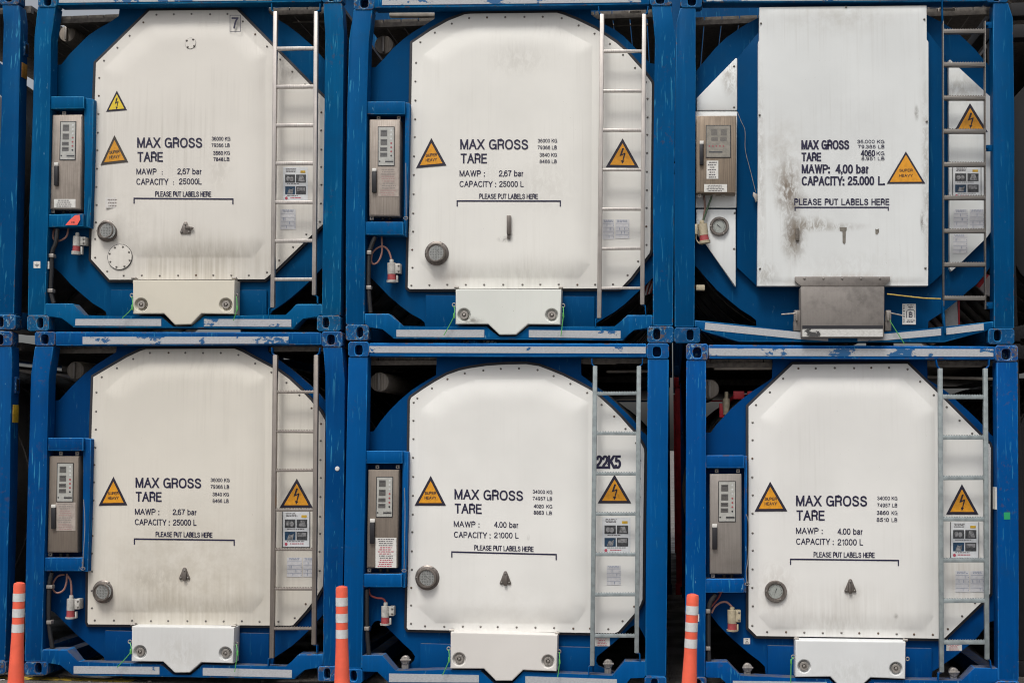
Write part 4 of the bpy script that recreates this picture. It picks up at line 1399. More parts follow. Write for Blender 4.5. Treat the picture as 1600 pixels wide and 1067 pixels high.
C['BB'] = dict(
    label="blue framed tank container with straight posts and 22K5 lettered behind its grey ladder", group=True,
    pl=[(544.3, 557.6), (574.6, 557.6), (571.6, 707), (567.8, 890), (565.4, 1044), (536, 1044), (538, 880), (541, 720)],
    pr=[(1012, 560.8), (1045, 560.8), (1043.4, 730), (1042.7, 840), (1041, 1056), (1008.2, 1056), (1009.3, 880), (1011, 730)],
    cast=[((544, 533.8, 576.4, 557.4), (560.5, 546.8, 6, 8)), ((1010.2, 536.2, 1045.4, 560.5), (1026.4, 549.6, 6.6, 8)),
          ((535.6, 1044.3, 566.2, 1067), (552.4, 1055.5, 5, 8.2)), ((1007, 1056.3, 1041.2, 1080), (1022.6, 1068, 5.2, 8.3))],
    top=[(576.8, 535.8), (1009.8, 536.6), (1009.8, 558), (576.8, 556.5)],
    ttape=[([(577, 540.7), (1009, 541.8), (1009, 552.2), (577, 551)], .36)],
    bot=[(565.7, 1023.5), (597.5, 1023.5), (618, 1048), (690, 1046), (750.7, 1047), (771.7, 1067.5), (800, 1068), (817.5, 1048.8), (957, 1055.4), (975.6, 1033), (1008, 1033), (1008, 1056), (1006.7, 1056), (1006.7, 1058.5), (985, 1058.5), (970, 1078), (612, 1070.5), (590, 1048.5), (566.6, 1048.5), (566.6, 1044), (565.7, 1044)],
    btape=[([(607.8, 1051.6), (748.2, 1054), (748.2, 1065.6), (607.8, 1065)], .02), ([(820.8, 1055.8), (963.8, 1060.6), (963.8, 1073), (820.8, 1068)], .02)],
    disc=[(564, 674.6), (584.3, 674), (595.6, 656.8), (608.7, 641), (623.7, 626), (642.4, 610), (661, 597.8), (681.8, 586.5), (682.4, 548), (907.7, 549), (907.7, 586), (925, 598.4), (943.7, 612.5), (960.6, 627.5), (977.5, 644), (992.4, 659), (1002, 674), (1011, 681), (1020, 682), (1018, 1002), (1008, 998), (1005.5, 989), (999, 977.6), (992.4, 974), (985, 978.5), (973.7, 990.7), (958.7, 1003.8), (943.7, 1016), (932.5, 1024.4), (930.6, 1032), (934.3, 1039.4), (943.7, 1044), (960, 1049), (950, 1062), (632, 1058), (630, 1044.5), (642.5, 1036.5), (648, 1031), (649, 1024.5), (644.3, 1017), (631, 1005.7), (614.3, 989), (600, 975), (592, 968), (584.4, 970), (579.7, 977.6), (577, 987), (566, 988)],
    panel=[(640.6, 626), (642.5, 621), (661, 608), (680, 596), (698.7, 585.6), (717.4, 579), (734.3, 575.3), (760, 571.5), (790, 569.5), (822, 569), (842, 572), (862, 579.5), (880, 587), (898.7, 596.5), (925, 610.6), (936.2, 620), (955, 637), (970, 652), (983, 667), (990.6, 675), (1002, 693), (1006, 701), (1006.6, 708), (1005, 812), (1003.7, 936), (1000, 945.7), (990.6, 958.8), (977.5, 973.8), (966, 986.5), (960, 988.8), (800, 986), (637.5, 983), (635.6, 980), (638, 850)],
    bulge=[(656, 640), (692, 610), (742, 592), (850, 591), (921, 628), (920, 948), (900, 976), (680, 974), (650, 948)], flat=False, H=.027,
    white=(0.7597, 0.7543, 0.7276), streak=.12,
    stains_and_shade=[(800, 960, 160, 60, .2, 3, (.45, .42, .38)), (825.6, 839, 3, 6, .9, 3, DIRT2)],
    circle=(795, 805, 240), cap=(593.3, 596.8, 15), capy=.3, slope=0.025,
    text=[("MAX GROSS", (710, 763.8, 817.3, 779.6), .012), ("TARE", (710.3, 786.2, 752.8, 801.6), .012),
          ("34000 KG", (832.3, 765, 863, 770.6), 0), ("74957 LB", (832.3, 775.6, 862.8, 781.2), 0), ("4020", (834, 787.5, 849.6, 793.2), .02), ("KG", (853.6, 788, 863, 793.6), 0), ("8863", (833.8, 797.4, 849.8, 803.4), .025), ("LB", (853.6, 798.4, 862.6, 803.8), 0),
          ("MAWP :", (709, 813.6, 749, 822.6), 0), ("4.00 bar", (772, 814.6, 810.4, 823.6), 0),
          ("CAPACITY :", (709.3, 830, 766.3, 839.4), 0), ("21000 L", (772, 831, 810.4, 840), 0),
          ("PLEASE PUT LABELS HERE", (741, 851.2, 833.8, 859.2), .006)],
    bracket=(705, 861, 870, 865.2, 9.5), plain=[("22K5", (931, 711, 970.5, 732), .02, (.86, 1.0))],
    signs=[([(673, 743), (647.7, 789.6), (696.8, 789.6)], 'text', False), ([(960.2, 741), (933.8, 786), (986.4, 786)], 'bolt', False)],
    gauge=(668, 902, 19, True), latch=(789.6, 902.6, 18, 20, False),
    frame=dict(top=[(570.6, 704.2), (628.8, 704.2), (628.8, 724), (570, 724)], bot=[(567.6, 896.4), (627.5, 896.4), (627.5, 917), (567.2, 917)], tube=[(629.1, 704.4), (638, 705.4), (636.4, 820), (632.6, 918), (627.8, 917.3), (627.8, 880), (628.8, 780)]),
    cabq=[(575.5, 733.4), (623.7, 733.7), (621.3, 887), (573, 887)], cabmat='cab_b', win=(589.2, 745.6, 613, 806.8), wsl=-.8, handle=(577.4, 816.2, 584.8, 849), tag=(577.9, 810.2, 585.6, 816),
    labels=[("instruction_label", (586.7, 839.7, 619.4, 886.6), 14, 'paper', lambda i: i in (4, 5, 6, 7, 10, 11, 12, 13))], tabs=[(589.6, 729.4), (621.4, 729.4), (577, 890.4)], rod=[(631.8, 762, -.006), (632.8, 800, -.006), (631.3, 891, -.006)],
    plug=(602.6, 940.5, 946.7, 963.5, 973.2, 976, 13.5, 'plug', -.03),
    cables=[([(576, 919), (578.7, 929), (588, 933.5), (598.4, 935), (602.7, 941)], 'cablered')],
    conduit=[(573.2, 920), (573.2, 979.5), (576.6, 1024)], clamps=[(568.8, 978.6, 576.2, 984.8)],
    lad=((929.8, 571.6), (925.2, 1040), (998.3, 571.6), (994.7, 1020)), lw=7, rungs=(615, 677, 740, 803, 866, 929, 993), rth=5, lmat='ladder3',
    brackets=[[(924.6, 560), (925, 569), (929, 572)], [(1004, 560), (1003.4, 569), (999, 572)], [(925, 1040), (920, 1041), (919.6, 1055)], [(994.7, 1020), (999.6, 1021), (1000, 1033)]],
    cover=[(704.2, 987.2), (871, 991.7), (869.7, 1048.3), (817.5, 1046.4), (800.2, 1063), (774.7, 1063), (756, 1044.2), (703.5, 1043.8)], locks=[(717.3, 1029.2), (856.2, 1032.7)], cmat='covB2',
    plate=(656.5, 1005, 926, 1011, 1052),
    seals=[((701, 1012.7), [(701, 1014), (701.4, 1031), (691.5, 1054)]), ((873.7, 1017.2), [(874, 1018), (874.3, 1034), (871.5, 1057)])],
    sheet=(941, 808.2, 985, 864), tables=[(948, 883, 970, 913.6)], redtag=(929.3, 995.8, 952.7, 1009), fittings=[(633, 1031), (950, 1037)])

C['BC'] = dict(
    label="blue framed tank container with a green sticker on its right post and chamfered panel", group=True,
    pl=[(1072.3, 562.6), (1103.3, 562.6), (1103, 800), (1102, 1057), (1070.4, 1057), (1071.2, 880), (1072, 700)],
    pr=[(1557, 565), (1590.4, 565), (1590.8, 720), (1591.6, 880), (1592, 1063), (1559.6, 1063), (1558.6, 760)],
    cast=[((1072, 537, 1106.8, 562.3), (1089.5, 551, 6.6, 8.2)), ((1555.2, 539.2, 1591, 564.7), (1572.4, 553.4, 7, 8.3)),
          ((1070, 1057.3, 1104, 1080), (1090, 1069, 5.2, 8.3)), ((1556, 1063.3, 1593, 1087), (1572, 1075, 5.2, 8.3))],
    top=[(1107.2, 538.6), (1554.8, 541), (1554.8, 561.4), (1107.2, 560)],
    ttape=[([(1107.5, 544), (1552.2, 545.4), (1552.2, 557.2), (1107.5, 555.8)], .60)],
    bot=[(1102.6, 1033.8), (1136.5, 1033.8), (1157, 1055.6), (1240, 1058.5), (1296, 1060.3), (1314, 1078), (1343, 1078.6), (1362, 1061), (1503, 1063), (1522.8, 1042.7), (1559.2, 1043.6), (1559.2, 1063), (1555.6, 1063), (1555.6, 1066), (1531, 1066), (1516, 1084), (1150, 1080), (1126, 1058), (1104.4, 1058), (1104.4, 1057), (1102.6, 1057)],
    btape=[([(1145, 1063), (1292, 1065), (1292, 1076), (1145, 1075)], .05), ([(1366, 1066), (1505, 1068), (1505, 1080), (1366, 1078)], .05)],
    disc=[(1096, 675.5), (1111.2, 676), (1118.7, 664.3), (1130, 652), (1143, 638), (1160, 623), (1178.7, 609), (1199.3, 596), (1206.8, 591), (1207.5, 550), (1448.7, 551), (1448.7, 593), (1465.6, 602), (1482.5, 614.3), (1497.5, 628.4), (1512.5, 641.5), (1527.5, 655.6), (1538.7, 667.8), (1550, 681.5), (1566, 682), (1566, 968), (1556.5, 968), (1547, 970), (1538.7, 979.5), (1527.5, 994.5), (1512.5, 1008.5), (1490, 1026.3), (1467.5, 1042), (1456.2, 1048), (1455, 1068), (1197.5, 1064), (1195.5, 1040.3), (1186.2, 1032), (1171.2, 1020.7), (1152.4, 1004.7), (1137.5, 991.6), (1122.5, 975.7), (1110.3, 958.8), (1096, 956)],
    panel=[(1169.7, 635), (1238.7, 569.4), (1417.8, 568.4), (1465.6, 614.3), (1531.2, 680), (1546, 694), (1548, 700), (1547, 927), (1531.2, 943), (1475, 997.3), (1440, 996.6), (1182.4, 993), (1169.7, 980.4)],
    bulge=[(1186, 652), (1250, 588), (1408, 588), (1462, 640), (1460, 962), (1444, 987.5), (1204, 985.5), (1184, 962)], flat=False, H=.027,
    white=(0.7383, 0.733, 0.7116), streak=.3,
    stains_and_shade=[(1310, 965, 160, 60, .5, 1, (.30, .265, .22)), (1212, 920, 38, 50, .3, 2, (.3, .24, .2)), (1508, 905, 45, 75, .6, 1, (.3, .23, .15)), (1400, 962, 4, 5, .8, 3, DIRT2), (1329, 925, 18, 16, .4, 2, DIRT)],
    circle=(1330, 815, 240), cap=(1108.4, 607.7, 14.5), capy=.35, slope=0.008,
    text=[("MAX GROSS", (1243.8, 773.6, 1355, 790.2), .012), ("TARE", (1244.4, 796.8, 1288.6, 812.7), .012),
          ("34000 KG", (1370.6, 775, 1402.3, 780.9), 0), ("74957 LB", (1370.6, 786, 1402, 791.9), 0), ("3860", (1369.8, 797.6, 1389, 803.8), .025), ("KG", (1393, 798, 1402.3, 804), 0), ("8510", (1369.6, 808.6, 1389, 814.8), .025), ("LB", (1393, 809, 1402, 815), 0),
          ("MAWP :", (1243.8, 824, 1285.3, 833.5), 0), ("4.00 bar", (1308.7, 825, 1348.4, 834.8), 0),
          ("CAPACITY :", (1244, 840.7, 1302.5, 850.3), 0), ("21000 L", (1308.7, 841.6, 1348.6, 851.4), 0),
          ("PLEASE PUT LABELS HERE", (1271.2, 862, 1366.8, 870.2), .006)],
    bracket=(1234.3, 872.4, 1404.7, 874.4, 9.5),
    signs=[([(1203.4, 752), (1179, 798.8), (1230.2, 798.4)], 'text', False), ([(1503, 755.9), (1478.2, 803.5), (1529, 803.5)], 'bolt', False)],
    gauge=(1212, 923.6, 16.3, False), latch=(1328.8, 915, 19, 20, False),
    frame=dict(top=[(1103.2, 711), (1163, 711), (1163, 731), (1103.2, 731)], bot=[(1102.2, 904), (1163.4, 904), (1163.4, 925.4), (1102.2, 925.4)], tube=[(1163.2, 711.4), (1167.6, 712), (1167, 820), (1166, 926), (1163.7, 925.6), (1163.7, 860)]),
    cabq=[(1109, 740.3), (1158.4, 740), (1159, 896.4), (1109, 896.4)], cabmat='cab_d', win=(1123.6, 752.6, 1148.6, 814), wsl=0, handle=(1113, 824.2, 1120.6, 858.2), tag=(1112.8, 818.4, 1120.6, 824),
    labels=[], tabs=[(1119.8, 735.6), (1153.2, 735.6), (1114, 899.4)], rod=[(1165.6, 803, -.006), (1169.6, 818, -.006), (1169, 870, -.006), (1166, 892, -.006), (1167.5, 912, -.006)],
    plug=(1144, 947.5, 952.5, 973.2, 983, 985.6, 14.5, 'plugcream', 0),
    cables=[([(1112, 957), (1117, 947.6), (1126, 941), (1135.6, 940.5), (1144, 948)], 'cable'), ([(1127, 924, .1), (1122, 934, .1), (1111, 947.6)], 'cablered')],
    conduit=[(1118, 928, .1), (1108.2, 946), (1106.8, 979.5), (1107.6, 1036)], clamps=[(1102.8, 951.4, 1109.8, 958), (1102.6, 1009.6, 1110, 1016)],
    lad=((1469.7, 575.2), (1472, 1050), (1540.3, 575.2), (1543, 1030)), lw=7, rungs=(620, 683.7, 746.9, 811, 875.3, 938.8, 1003.3), rth=6.2, lmat='ladder3',
    brackets=[[(1463, 562), (1465, 572), (1469, 576)], [(1546, 562), (1545.6, 571), (1541, 576)], [(1472, 1050), (1467, 1051), (1466, 1064)], [(1543, 1030), (1547.5, 1031), (1549, 1043)]],
    cover=[(1243, 1000), (1415, 1002.7), (1414.6, 1060.2), (1360.5, 1058), (1341, 1075), (1315, 1075), (1297, 1056.6), (1242.7, 1057)], locks=[(1256.5, 1040.4), (1400, 1044)], cmat='covC2',
    plate=(1199.3, 1008, 1456, 1012.6, 1062),
    seals=[((1239.3, 1025.4), [(1239.3, 1026), (1236.3, 1034.5), (1235.6, 1066)]), ((1418, 1028.8), None)],
    sheet=(1485.7, 815.3, 1529, 871.5), tables=[(1492.8, 891.4, 1514.3, 924.7), (1516.2, 891.4, 1537.4, 924.4)], redtag=(1478.7, 1006.6, 1503, 1016.2), fittings=[(1168, 1043), (1490.5, 1050)], sheetframe=True)

M['covA'] = white_panel("cream_cover_paint", (0.648, 0.6102, 0.5184), 31, .12)
M['covB'] = white_panel("pale_cover_paint", (0.6804, 0.6966, 0.6588), 32, .12, [(740, 503, 22, 8, .7, 2, DIRT2)])
M['covC'] = white_panel("grey_white_cover_paint", (0.648, 0.6534, 0.648), 33, .2, [(290, 1020, 60, 40, .3, 2, (.38, .36, .32))])
M['covB2'] = white_panel("clean_cover_paint", (0.6696, 0.648, 0.621), 34, .08)
M['covC2'] = white_panel("light_cover_paint", (0.6804, 0.6966, 0.702), 35, .15, [(1330, 1048, 90, 30, .3, 2, (.4, .4, .38))])

zero = lambda a, b: 0.0
GROUP = "white ended tank containers stacked two high"
YF = 0.105            # front of the panel flange


def base_of(D):
    (b1, _), (b2, _) = D['cast'][2], D['cast'][3]
    p, q = P(b1[0], b1[3]), P(b2[2], b2[3])
    (t1, _), (t2, _) = D['cast'][0], D['cast'][1]
    return p, q, P(t1[0], t1[1]), P(t2[2], t2[1])


def build_container(k, D):
    p, q, tl, tr2 = base_of(D)
    zb = max(0.0, (p.z + q.z) / 2)
    if k.startswith('B'):
        zb = 0.0
    c = thing("tank_container", ((p.x + q.x) / 2, 0, zb), D['label'], "tank container", GROUP if D.get('group') else None)
    front_frame(c, k, D)
    # blue end plate
    b = MB()
    b.prism(D['disc'], 0.145, 0.185, 0, 0.003)
    b.build("end_plate", [M['disc' + k]], c)
    cx, cy, rp = D['circle']
    barrel_and_rear(c, cx, cy, rp, zb + .01, min(tl.z, tr2.z), max(p.x, tl.x), min(q.x, tr2.x), M['barrel'], M['blue' + k], M['walk'])
    # document tube in the upper corner
    if 'cap' in D:
        x, y, r = D['cap']
        ctr = P(x, y, D['capy'])
        s = r * 0.0051
        b = MB()
        b.lathe(ctr, [(s, 1.1), (s, 0.0), (s * .94, -0.008), (s * .2, -0.012)], 0, 28)
        t = b.build("document_tube", [M['cap']], c)
        b = MB()
        b.box((ctr.x - .009, ctr.y - .04, ctr.z - s * .85), (ctr.x + .009, ctr.y - .0125, ctr.z + s * .85), 0, .003)
        b.build("tube_handle", [M['fit']], t)
    white = white_panel("white_panel_paint", D['white'], ord(k[1]) + ord(k[0]) * 3.1, D['streak'], D['stains_and_shade'])
    M['white' + k] = white
    if k == 'TC':
        return c
    hf = make_bulge(D['bulge'], D['H'], 34.0)
    yf = lambda a, e: YF - hf(a, e)
    b = MB()
    panel_mesh(b, D['panel'], D['bulge'], hf, YF, 0.03)
    pan = b.build("end_panel", [white], c, sharp=50, recalc=True)
    b = MB()
    b.prism(offset_poly(D['panel'], 4.3), YF + 0.010, 0.144, 0, 0.006)
    b.build("gasket", [M['gasket']], pan)
    lx = min(D['lad'][0][0], D['lad'][1][0])
    bolts_along(pan, D['panel'], YF, 28.5, 6.2)
    for body, bx, bold in D['text']:
        b = MB()
        yt = lambda a, e: yf(a, e) - 0.002
        add_text(b, body, bx, yt, 0, bold, D['slope'])
        small = (bx[3] - bx[1]) < 6.5
        b.build("lettering", [M['ink']], pan, recalc=False)
    for body, bx, bold, sp in D.get('plain', ()):
        b = MB()
        add_text(b, body, bx, lambda a, e: YF - 0.002, 0, 0.035, 0.0, .8)
        b.build("lettering", [M['ink']], pan, recalc=False)
    x0, ya, x1, yb, lg = D['bracket']
    b = MB()
    yb_ = YF - D['H'] - 0.002
    b.flat([(x0, ya - .3), (x1, yb - .3), (x1, yb + 2.0), (x0, ya + 2.0)], yb_)
    b.flat([(x0, ya + 2.0), (x0 + 1.9, ya + 2.02), (x0 + 1.9, ya + lg), (x0, ya + lg)], yb_)
    b.flat([(x1 - 1.9, yb + 1.98), (x1, yb + 2.0), (x1, yb + lg), (x1 - 1.9, yb + lg)], yb_)
    b.build("bracket_line", [M['ink']], pan, recalc=False)
    for tri, kind, old in D['signs']:
        warning(c, tri, kind, yf, old)
    gx, gy, gr, grl = D['gauge']
    gauge(c, gx, gy, gr, yf(gx, gy) - 0.0, grl, {'TA': 90, 'TB': 95, 'BA': 100, 'BB': 40, 'BC': 110}.get(k, 45))
    if D['latch']:
        latch(c, *D['latch'][:4], YF - D['H'], D['latch'][4])
    if 'bar' in D:
        x0, ya, x1, yb, x2, yc = D['bar']
        b = MB()
        b.prism(box4(x0, ya, x1, yb), YF - D['H'] - 0.03, YF - D['H'] - 0.001, 0, 0.003)
        b.prism(box4(x0 + .6, yb + .2, x2, yc), YF - D['H'] - 0.015, YF - D['H'] - 0.001, 0, 0.002)
        b.build("bar_handle", [M['gaugering']], c)
    side_parts(c, k, D, yf)
    return c


def side_parts(c, k, D, yf):
    """cabinet, plug, ladder, cover and stickers"""
    blue = M['blue' + k]
    fr = D['frame']
    for kk, y1 in (('top', 0.13), ('bot', 0.13), ('tube', 0.12)):
        b = MB()
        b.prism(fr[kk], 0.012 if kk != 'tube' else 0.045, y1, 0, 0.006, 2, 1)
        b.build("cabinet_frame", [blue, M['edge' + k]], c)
    cabinet(c, D['cabq'], 0.035, 0.142, M[D['cabmat']], D['win'], D['handle'], D['tag'], [(a, bx, r, M[pp], rf) for a, bx, r, pp, rf in D['labels']], D['tabs'], 'tall', D['wsl'])
    if 'rod' in D:
        wire(c, "pin_chain", D['rod'], 0.0028, M['fit'], 0.002)
        e = D['rod'][-1]
        b = MB()
        b.tube([P(e[0] + 3.4 * math.cos(t), e[1] + 2.2 * math.sin(t), -0.006) for t in [2 * math.pi * i / 12 for i in range(13)]], 0.0026, 0, 6, False)
        b.build("pin_ring", [M['fit']], c)
    x, yt, yb, yr, yc, ye, w, mt, lean = D['plug']
    plug(c, x, yt, yb, yr, yc, ye, w, M[mt], 0.085, lean)
    for pts, mt in D['cables']:
        wire(c, "power_cable", pts, 0.0075, M[mt], 0.085)
    wire(c, "conduit", [q[:2] for q in D['conduit']], 0.0175, M['hose'], 0.045)
    for q in D['clamps']:
        b = MB()
        b.prism(box4(*q), 0.022, 0.07, 0, 0.004)
        b.build("pipe_clamp", [M['fit']], c)
    lt, lb, rt, rb = D['lad']
    ladder(c, lt, lb, rt, rb, D['lw'], D['rungs'], D['rth'], M[D['lmat']])
    for pts in D['brackets']:
        bracket(c, pts, blue)
    cov = valve_cover(c, D['cover'], D['locks'], M[D['cmat']])
    x0, ya, x1, yb, yl = D['plate']
    b = MB()
    b.prism([(x0, ya), (x1, yb), (x1, yl), (x0, yl)], 0.12, 0.1445, 0, 0.004)
    b.build("backing_plate", [M['disc' + k]], c)
    for eye, pts in D['seals']:
        seal(c, eye, pts, -0.028, pts is not None)
    if D.get('sheet'):
        sheet(c, D['sheet'], YF, ord(k[0]) + ord(k[1]))
        if D.get('sheetframe'):
            x0, ya, x1, yb = D['sheet']
            b = MB()
            for q in ((x0 - .8, ya, x0, yb), (x1, ya, x1 + .8, yb), (x0 - .8, yb, x1 + .8, yb + .8)):
                b.prism(box4(*q), YF - 0.006, YF - 0.001, 0)
            b.build("sheet_frame", [M['black']], c)
    for i, t in enumerate(D['tables']):
        table_sticker(c, t, YF, i * 7 + ord(k[1]))
    if 'redtag' in D:
        print_label(c, "caution_label", D['redtag'], 0.145, 5, M['paper'], 4, lambda i: True)
    for (fx, fy) in D.get('fittings', ()):
        b = MB()
        b.lathe(P(fx, fy, 0.09), [(.034, .03), (.034, 0), (.028, -.006), (.012, -.008)], 0, 18)
        b.prism(box4(fx - 5.5, fy + 1, fx + 5, fy + 15), 0.092, 0.13, 0, 0.003)
        b.prism(box4(fx - 8, fy - 1.5, fx + 9, fy + 1), 0.07, 0.081, 0, 0.002)
        b.build("shackle_fitting", [M['fit']], c)


BUILT = {}
for k in ('TA', 'TB', 'BA', 'BB', 'BC'):
    BUILT[k] = build_container(k, C[k])

# -------- details that only one of them has
c = BUILT['TA']
pan = [o for o in c.children if o.name.startswith("end_panel")][0]
yfA = YF
b = MB()
for q in ((359, 24, 376, 24.8), (359, 49.4, 376, 50.2), (359, 24.8, 359.8, 49.4), (375.2, 24.8, 376, 49.4)):
    b.flat(box4(*q), YF - 0.0295)
add_text(b, "7", (361.8, 27.6, 372.6, 46.6), lambda a, e: YF - 0.0295, 0, 0.0)
b.build("lettering", [M['ink']], pan, recalc=False)
hfA = make_bulge(C['TA']['bulge'], C['TA']['H'], 34.0)
for (x, y, r, n) in ((297.5, 68, 9, 4), (187, 401.5, 20.5, 8)):
    b = MB()
    yy = (lambda a, e: YF - hfA(a, e)) if n == 4 else (lambda a, e: YF - 0.0)
    base = min(YF - hfA(x + dx, y + dy) for dx in (-r * .7, 0, r * .7) for dy in (-r * .7, 0, r * .7))
    b.lathe(P(x, y, base - 0.004), [(r * .00487 * 1.02, 0.012), (r * .00487 * 1.02, 0.0025), (r * .00487 * .985, 0.0021)], 1, 40, False)
    b.lathe(P(x, y, base - 0.004), [(r * .00487 * .985, 0.0021), (r * .00487 * .975, 0.0), (r * .00487 * .3, 0.0)], 0, 40)
    o = b.build("inspection_plate", [M['whiteTA'], M['gasket']], c)
    for i in range(n):
        a = 2 * math.pi * (i + .4) / n
        put_bolt(o, x + math.cos(a) * r * .8, y + math.sin(a) * r * .8, base - 0.004)
print_label(c, "worn_sticker", (164.5, 309, 187, 325), YF - hfA(175, 317) - .002, 3, M['paperfaint'], 9)
b = MB()
b.flat([(102, 352), (120.6, 351.5), (125.3, 343.4), (124.4, 336), (117, 336.5), (108.4, 344.4)], 0.005, 0)
r_ = random.Random(2)
dashes(b, 109.5, 119, 347.5, 1.6, 0.0042, 1, r_)
b.build("fluorescent_sticker", [M['fluo'], M['black']], c, recalc=False)
b = MB()
b.flat(box4(52.4, 408.4, 63, 419), -0.0012, 0)
for i, w in enumerate((3.6, 2.6, 1.6)):
    b.flat(box4(57.7 - w, 413.4 + i * 1.3, 57.7 + w, 414.0 + i * 1.3), -0.0022, 1)
b.flat(box4(57.4, 410.2, 58, 413.4), -0.0022, 1)
b.build("earth_sticker", [M['paper'], M['ink']], c, recalc=False)
b = MB()
b.prism(box4(73.6, 408.5, 76.8, 420), 0.02, 0.03)
b.build("pipe_tag", [M['paper']], c)

b = MB()
b.lathe(P(527, 732, -0.001), [(.018, 0), (.016, -.004), (.005, -.006)], 0, 18)
b.build("round_badge", [M['refl']], BUILT['BA'])

c = BUILT['BC']
b = MB()
b.flat([(1568.3, 800.2), (1578.3, 800), (1578.5, 811), (1568.6, 811.2)], -0.0015)
b.build("green_sticker", [M['greentag']], c, recalc=False)
b = MB()
b.prism(box4(1555.3, 761, 1558.3, 795.6), 0.02, 0.10)
b.build("edge_label", [M['paper']], c)
print_label(c, "small_sticker", (1161.8, 996.3, 1172, 1005.7), 0.145, 3, M['paper'], 12)
b = MB()
b.flat(box4(1086, 959, 1092.4, 970.4), -0.0015, 0)
b.flat(box4(1087.5, 961, 1090.8, 968), -0.0025, 1)
b.build("small_sticker", [M['paper'], M['ink']], c, recalc=False)

# ------------------------------------------------------------------ the sixth, of another make
D = dict(
    label="blue framed tank container with a tall rectangular stained white panel and a steel valve box", group=True,
    pl=[(1062.7, 12.5), (1087.2, 12.5), (1086.6, 180), (1085.6, 340), (1085.2, 511), (1054, 511), (1054, 330), (1055.4, 180), (1056.7, 35)],
    pr=[(1552, 4.5), (1575.4, 4.5), (1583, 28), (1584.7, 180), (1585, 513), (1553, 513), (1552.6, 300), (1551.8, 150)],
    cast=[((1063, -13, 1097, 12), (1081, 1.5, 6.5, 7.8)), ((1541.6, -20, 1575, 4.2), (1557, -6, 6.5, 8)),
          ((1053.6, 511.5, 1094, 536), (1078.3, 523.3, 5.4, 8.2)), ((1544.3, 513.3, 1585.2, 537.6), (1558.8, 524.3, 5.6, 8.5))],
    top=[(1097.4, -12.5), (1541.2, -18), (1541.2, 2.6), (1097.4, 4.5)],
    ttape=[([(1104, -8), (1380, -10), (1530, -12), (1530, -.6), (1380, 1), (1104, 2.6)], .3)],
    bot=[(1085.6, 500), (1182, 509.5), (1250, 519), (1318, 522), (1385, 519), (1459, 512), (1552.6, 502), (1552.6, 513), (1543.8, 513), (1543.8, 516), (1538, 517.5), (1476, 534.5), (1155, 534), (1094.4, 516), (1094.4, 511.2), (1085.6, 511)],
    btape=[([(1102, 504), (1182, 512), (1250, 518.9), (1294, 523), (1294, 533), (1250, 530), (1101, 515)], .06), ([(1340, 524), (1385, 521.5), (1470.5, 513.3), (1470.5, 524), (1385, 531.5), (1340, 533.4)], .2), ([(1477.8, 512.6), (1536.8, 505.3), (1537.4, 515.7), (1478.7, 523)], .1)],
    disc=[(1080, 112), (1088.5, 111.5), (1100.6, 96), (1117.5, 76), (1134, 60), (1151, 48), (1168, 37), (1187, 27), (1250, 10), (1390, 10), (1449, 23.6), (1472.5, 36), (1491, 47), (1508, 62.4), (1524.8, 79), (1537.5, 94.5), (1548.5, 107), (1560, 112), (1560, 410), (1548.6, 414), (1540, 427), (1526, 444.5), (1510, 457), (1494.5, 471), (1476.8, 485), (1450, 501.6), (1450, 528), (1182.4, 524), (1182, 500), (1173.7, 494), (1157, 483.6), (1136.6, 467), (1120, 452.7), (1103.6, 435), (1090, 417.6), (1080, 412)],
    white=(0.685, 0.705, 0.705), streak=.4,
    stains_and_shade=[(1230, 296, 24, 60, .95, 2, (.16, .12, .085)), (1222, 250, 40, 80, .5, 3, (.36, .33, .29)), (1238, 317, 28, 18, 1, 3, (.14, .105, .075)), (1240, 362, 15, 38, 1, 3, (.13, .10, .075)), (1239, 372, 22, 44, .9, 2, (.15, .12, .09)), (1238, 385, 20, 35, .6, 1, DIRT), (1262, 352, 40, 14, .9, 2, DIRT), (1296, 357, 66, 8, .5, 2, DIRT), (1330, 415, 110, 28, .12, 2, DIRT), (1188, 250, 8, 200, .35, 2, DIRT), (1190, 430, 30, 25, .5, 2, DIRT), (1446, 280, 9, 190, .5, 2, DIRT), (1430, 180, 4, 14, .9, 2, DIRT2), (1439, 350, 4, 22, .9, 2, DIRT2), (1320, 444, 100, 18, .6, 2, (.30, .2, .12)), (1310, 30, 120, 34, .35, 3, (.34, .31, .26)), (1142, 120, 18, 35, .8, 2, (.25, .22, .19)), (1500, 140, 30, 30, .4, 2, DIRT), (1320, 250, 120, 160, .15, 3, (.4, .4, .4))],  # wide top patch paints in the top rail's shade; side strips darken the edges
    circle=(1318, 262, 245))
TC_D = D
c = build_container('TC', D)
white = M['whiteTC']
BUILT['TC'] = c
b = MB()
b.prism([(1152, 92), (1186, 50), (1450, 50), (1478, 88), (1476.5, 424), (1451, 447.5), (1184, 448.5), (1151.5, 418)], 0.10, 0.144, 0, 0.004)
b.build("recess_frame", [M['discTC']], c)
HZ = make_bulge([(1186, 10), (1448, 9), (1449, 446), (1185, 446)], 0.006, 10.0)
YT = 0.03
b = MB()
panel_mesh(b, [(1186.6, 12), (1447.7, 9.3), (1447.9, 62), (1450.6, 66), (1451, 270), (1450, 446.3), (1318, 446.8), (1183.2, 446.6), (1184.5, 250), (1184.6, 66), (1186.3, 64)], [(1187.6, 14), (1446.7, 11.3), (1448.8, 270), (1448, 443), (1186, 443), (1186.5, 200)], make_bulge([(1187.6, 14), (1446.7, 11.3), (1448.8, 270), (1448, 443), (1186, 443), (1186.5, 200)], .006, 6.0), YT, 0.068, 8.0)
pan = b.build("end_panel", [white], c, sharp=50)
YP = YT - .006 - .002
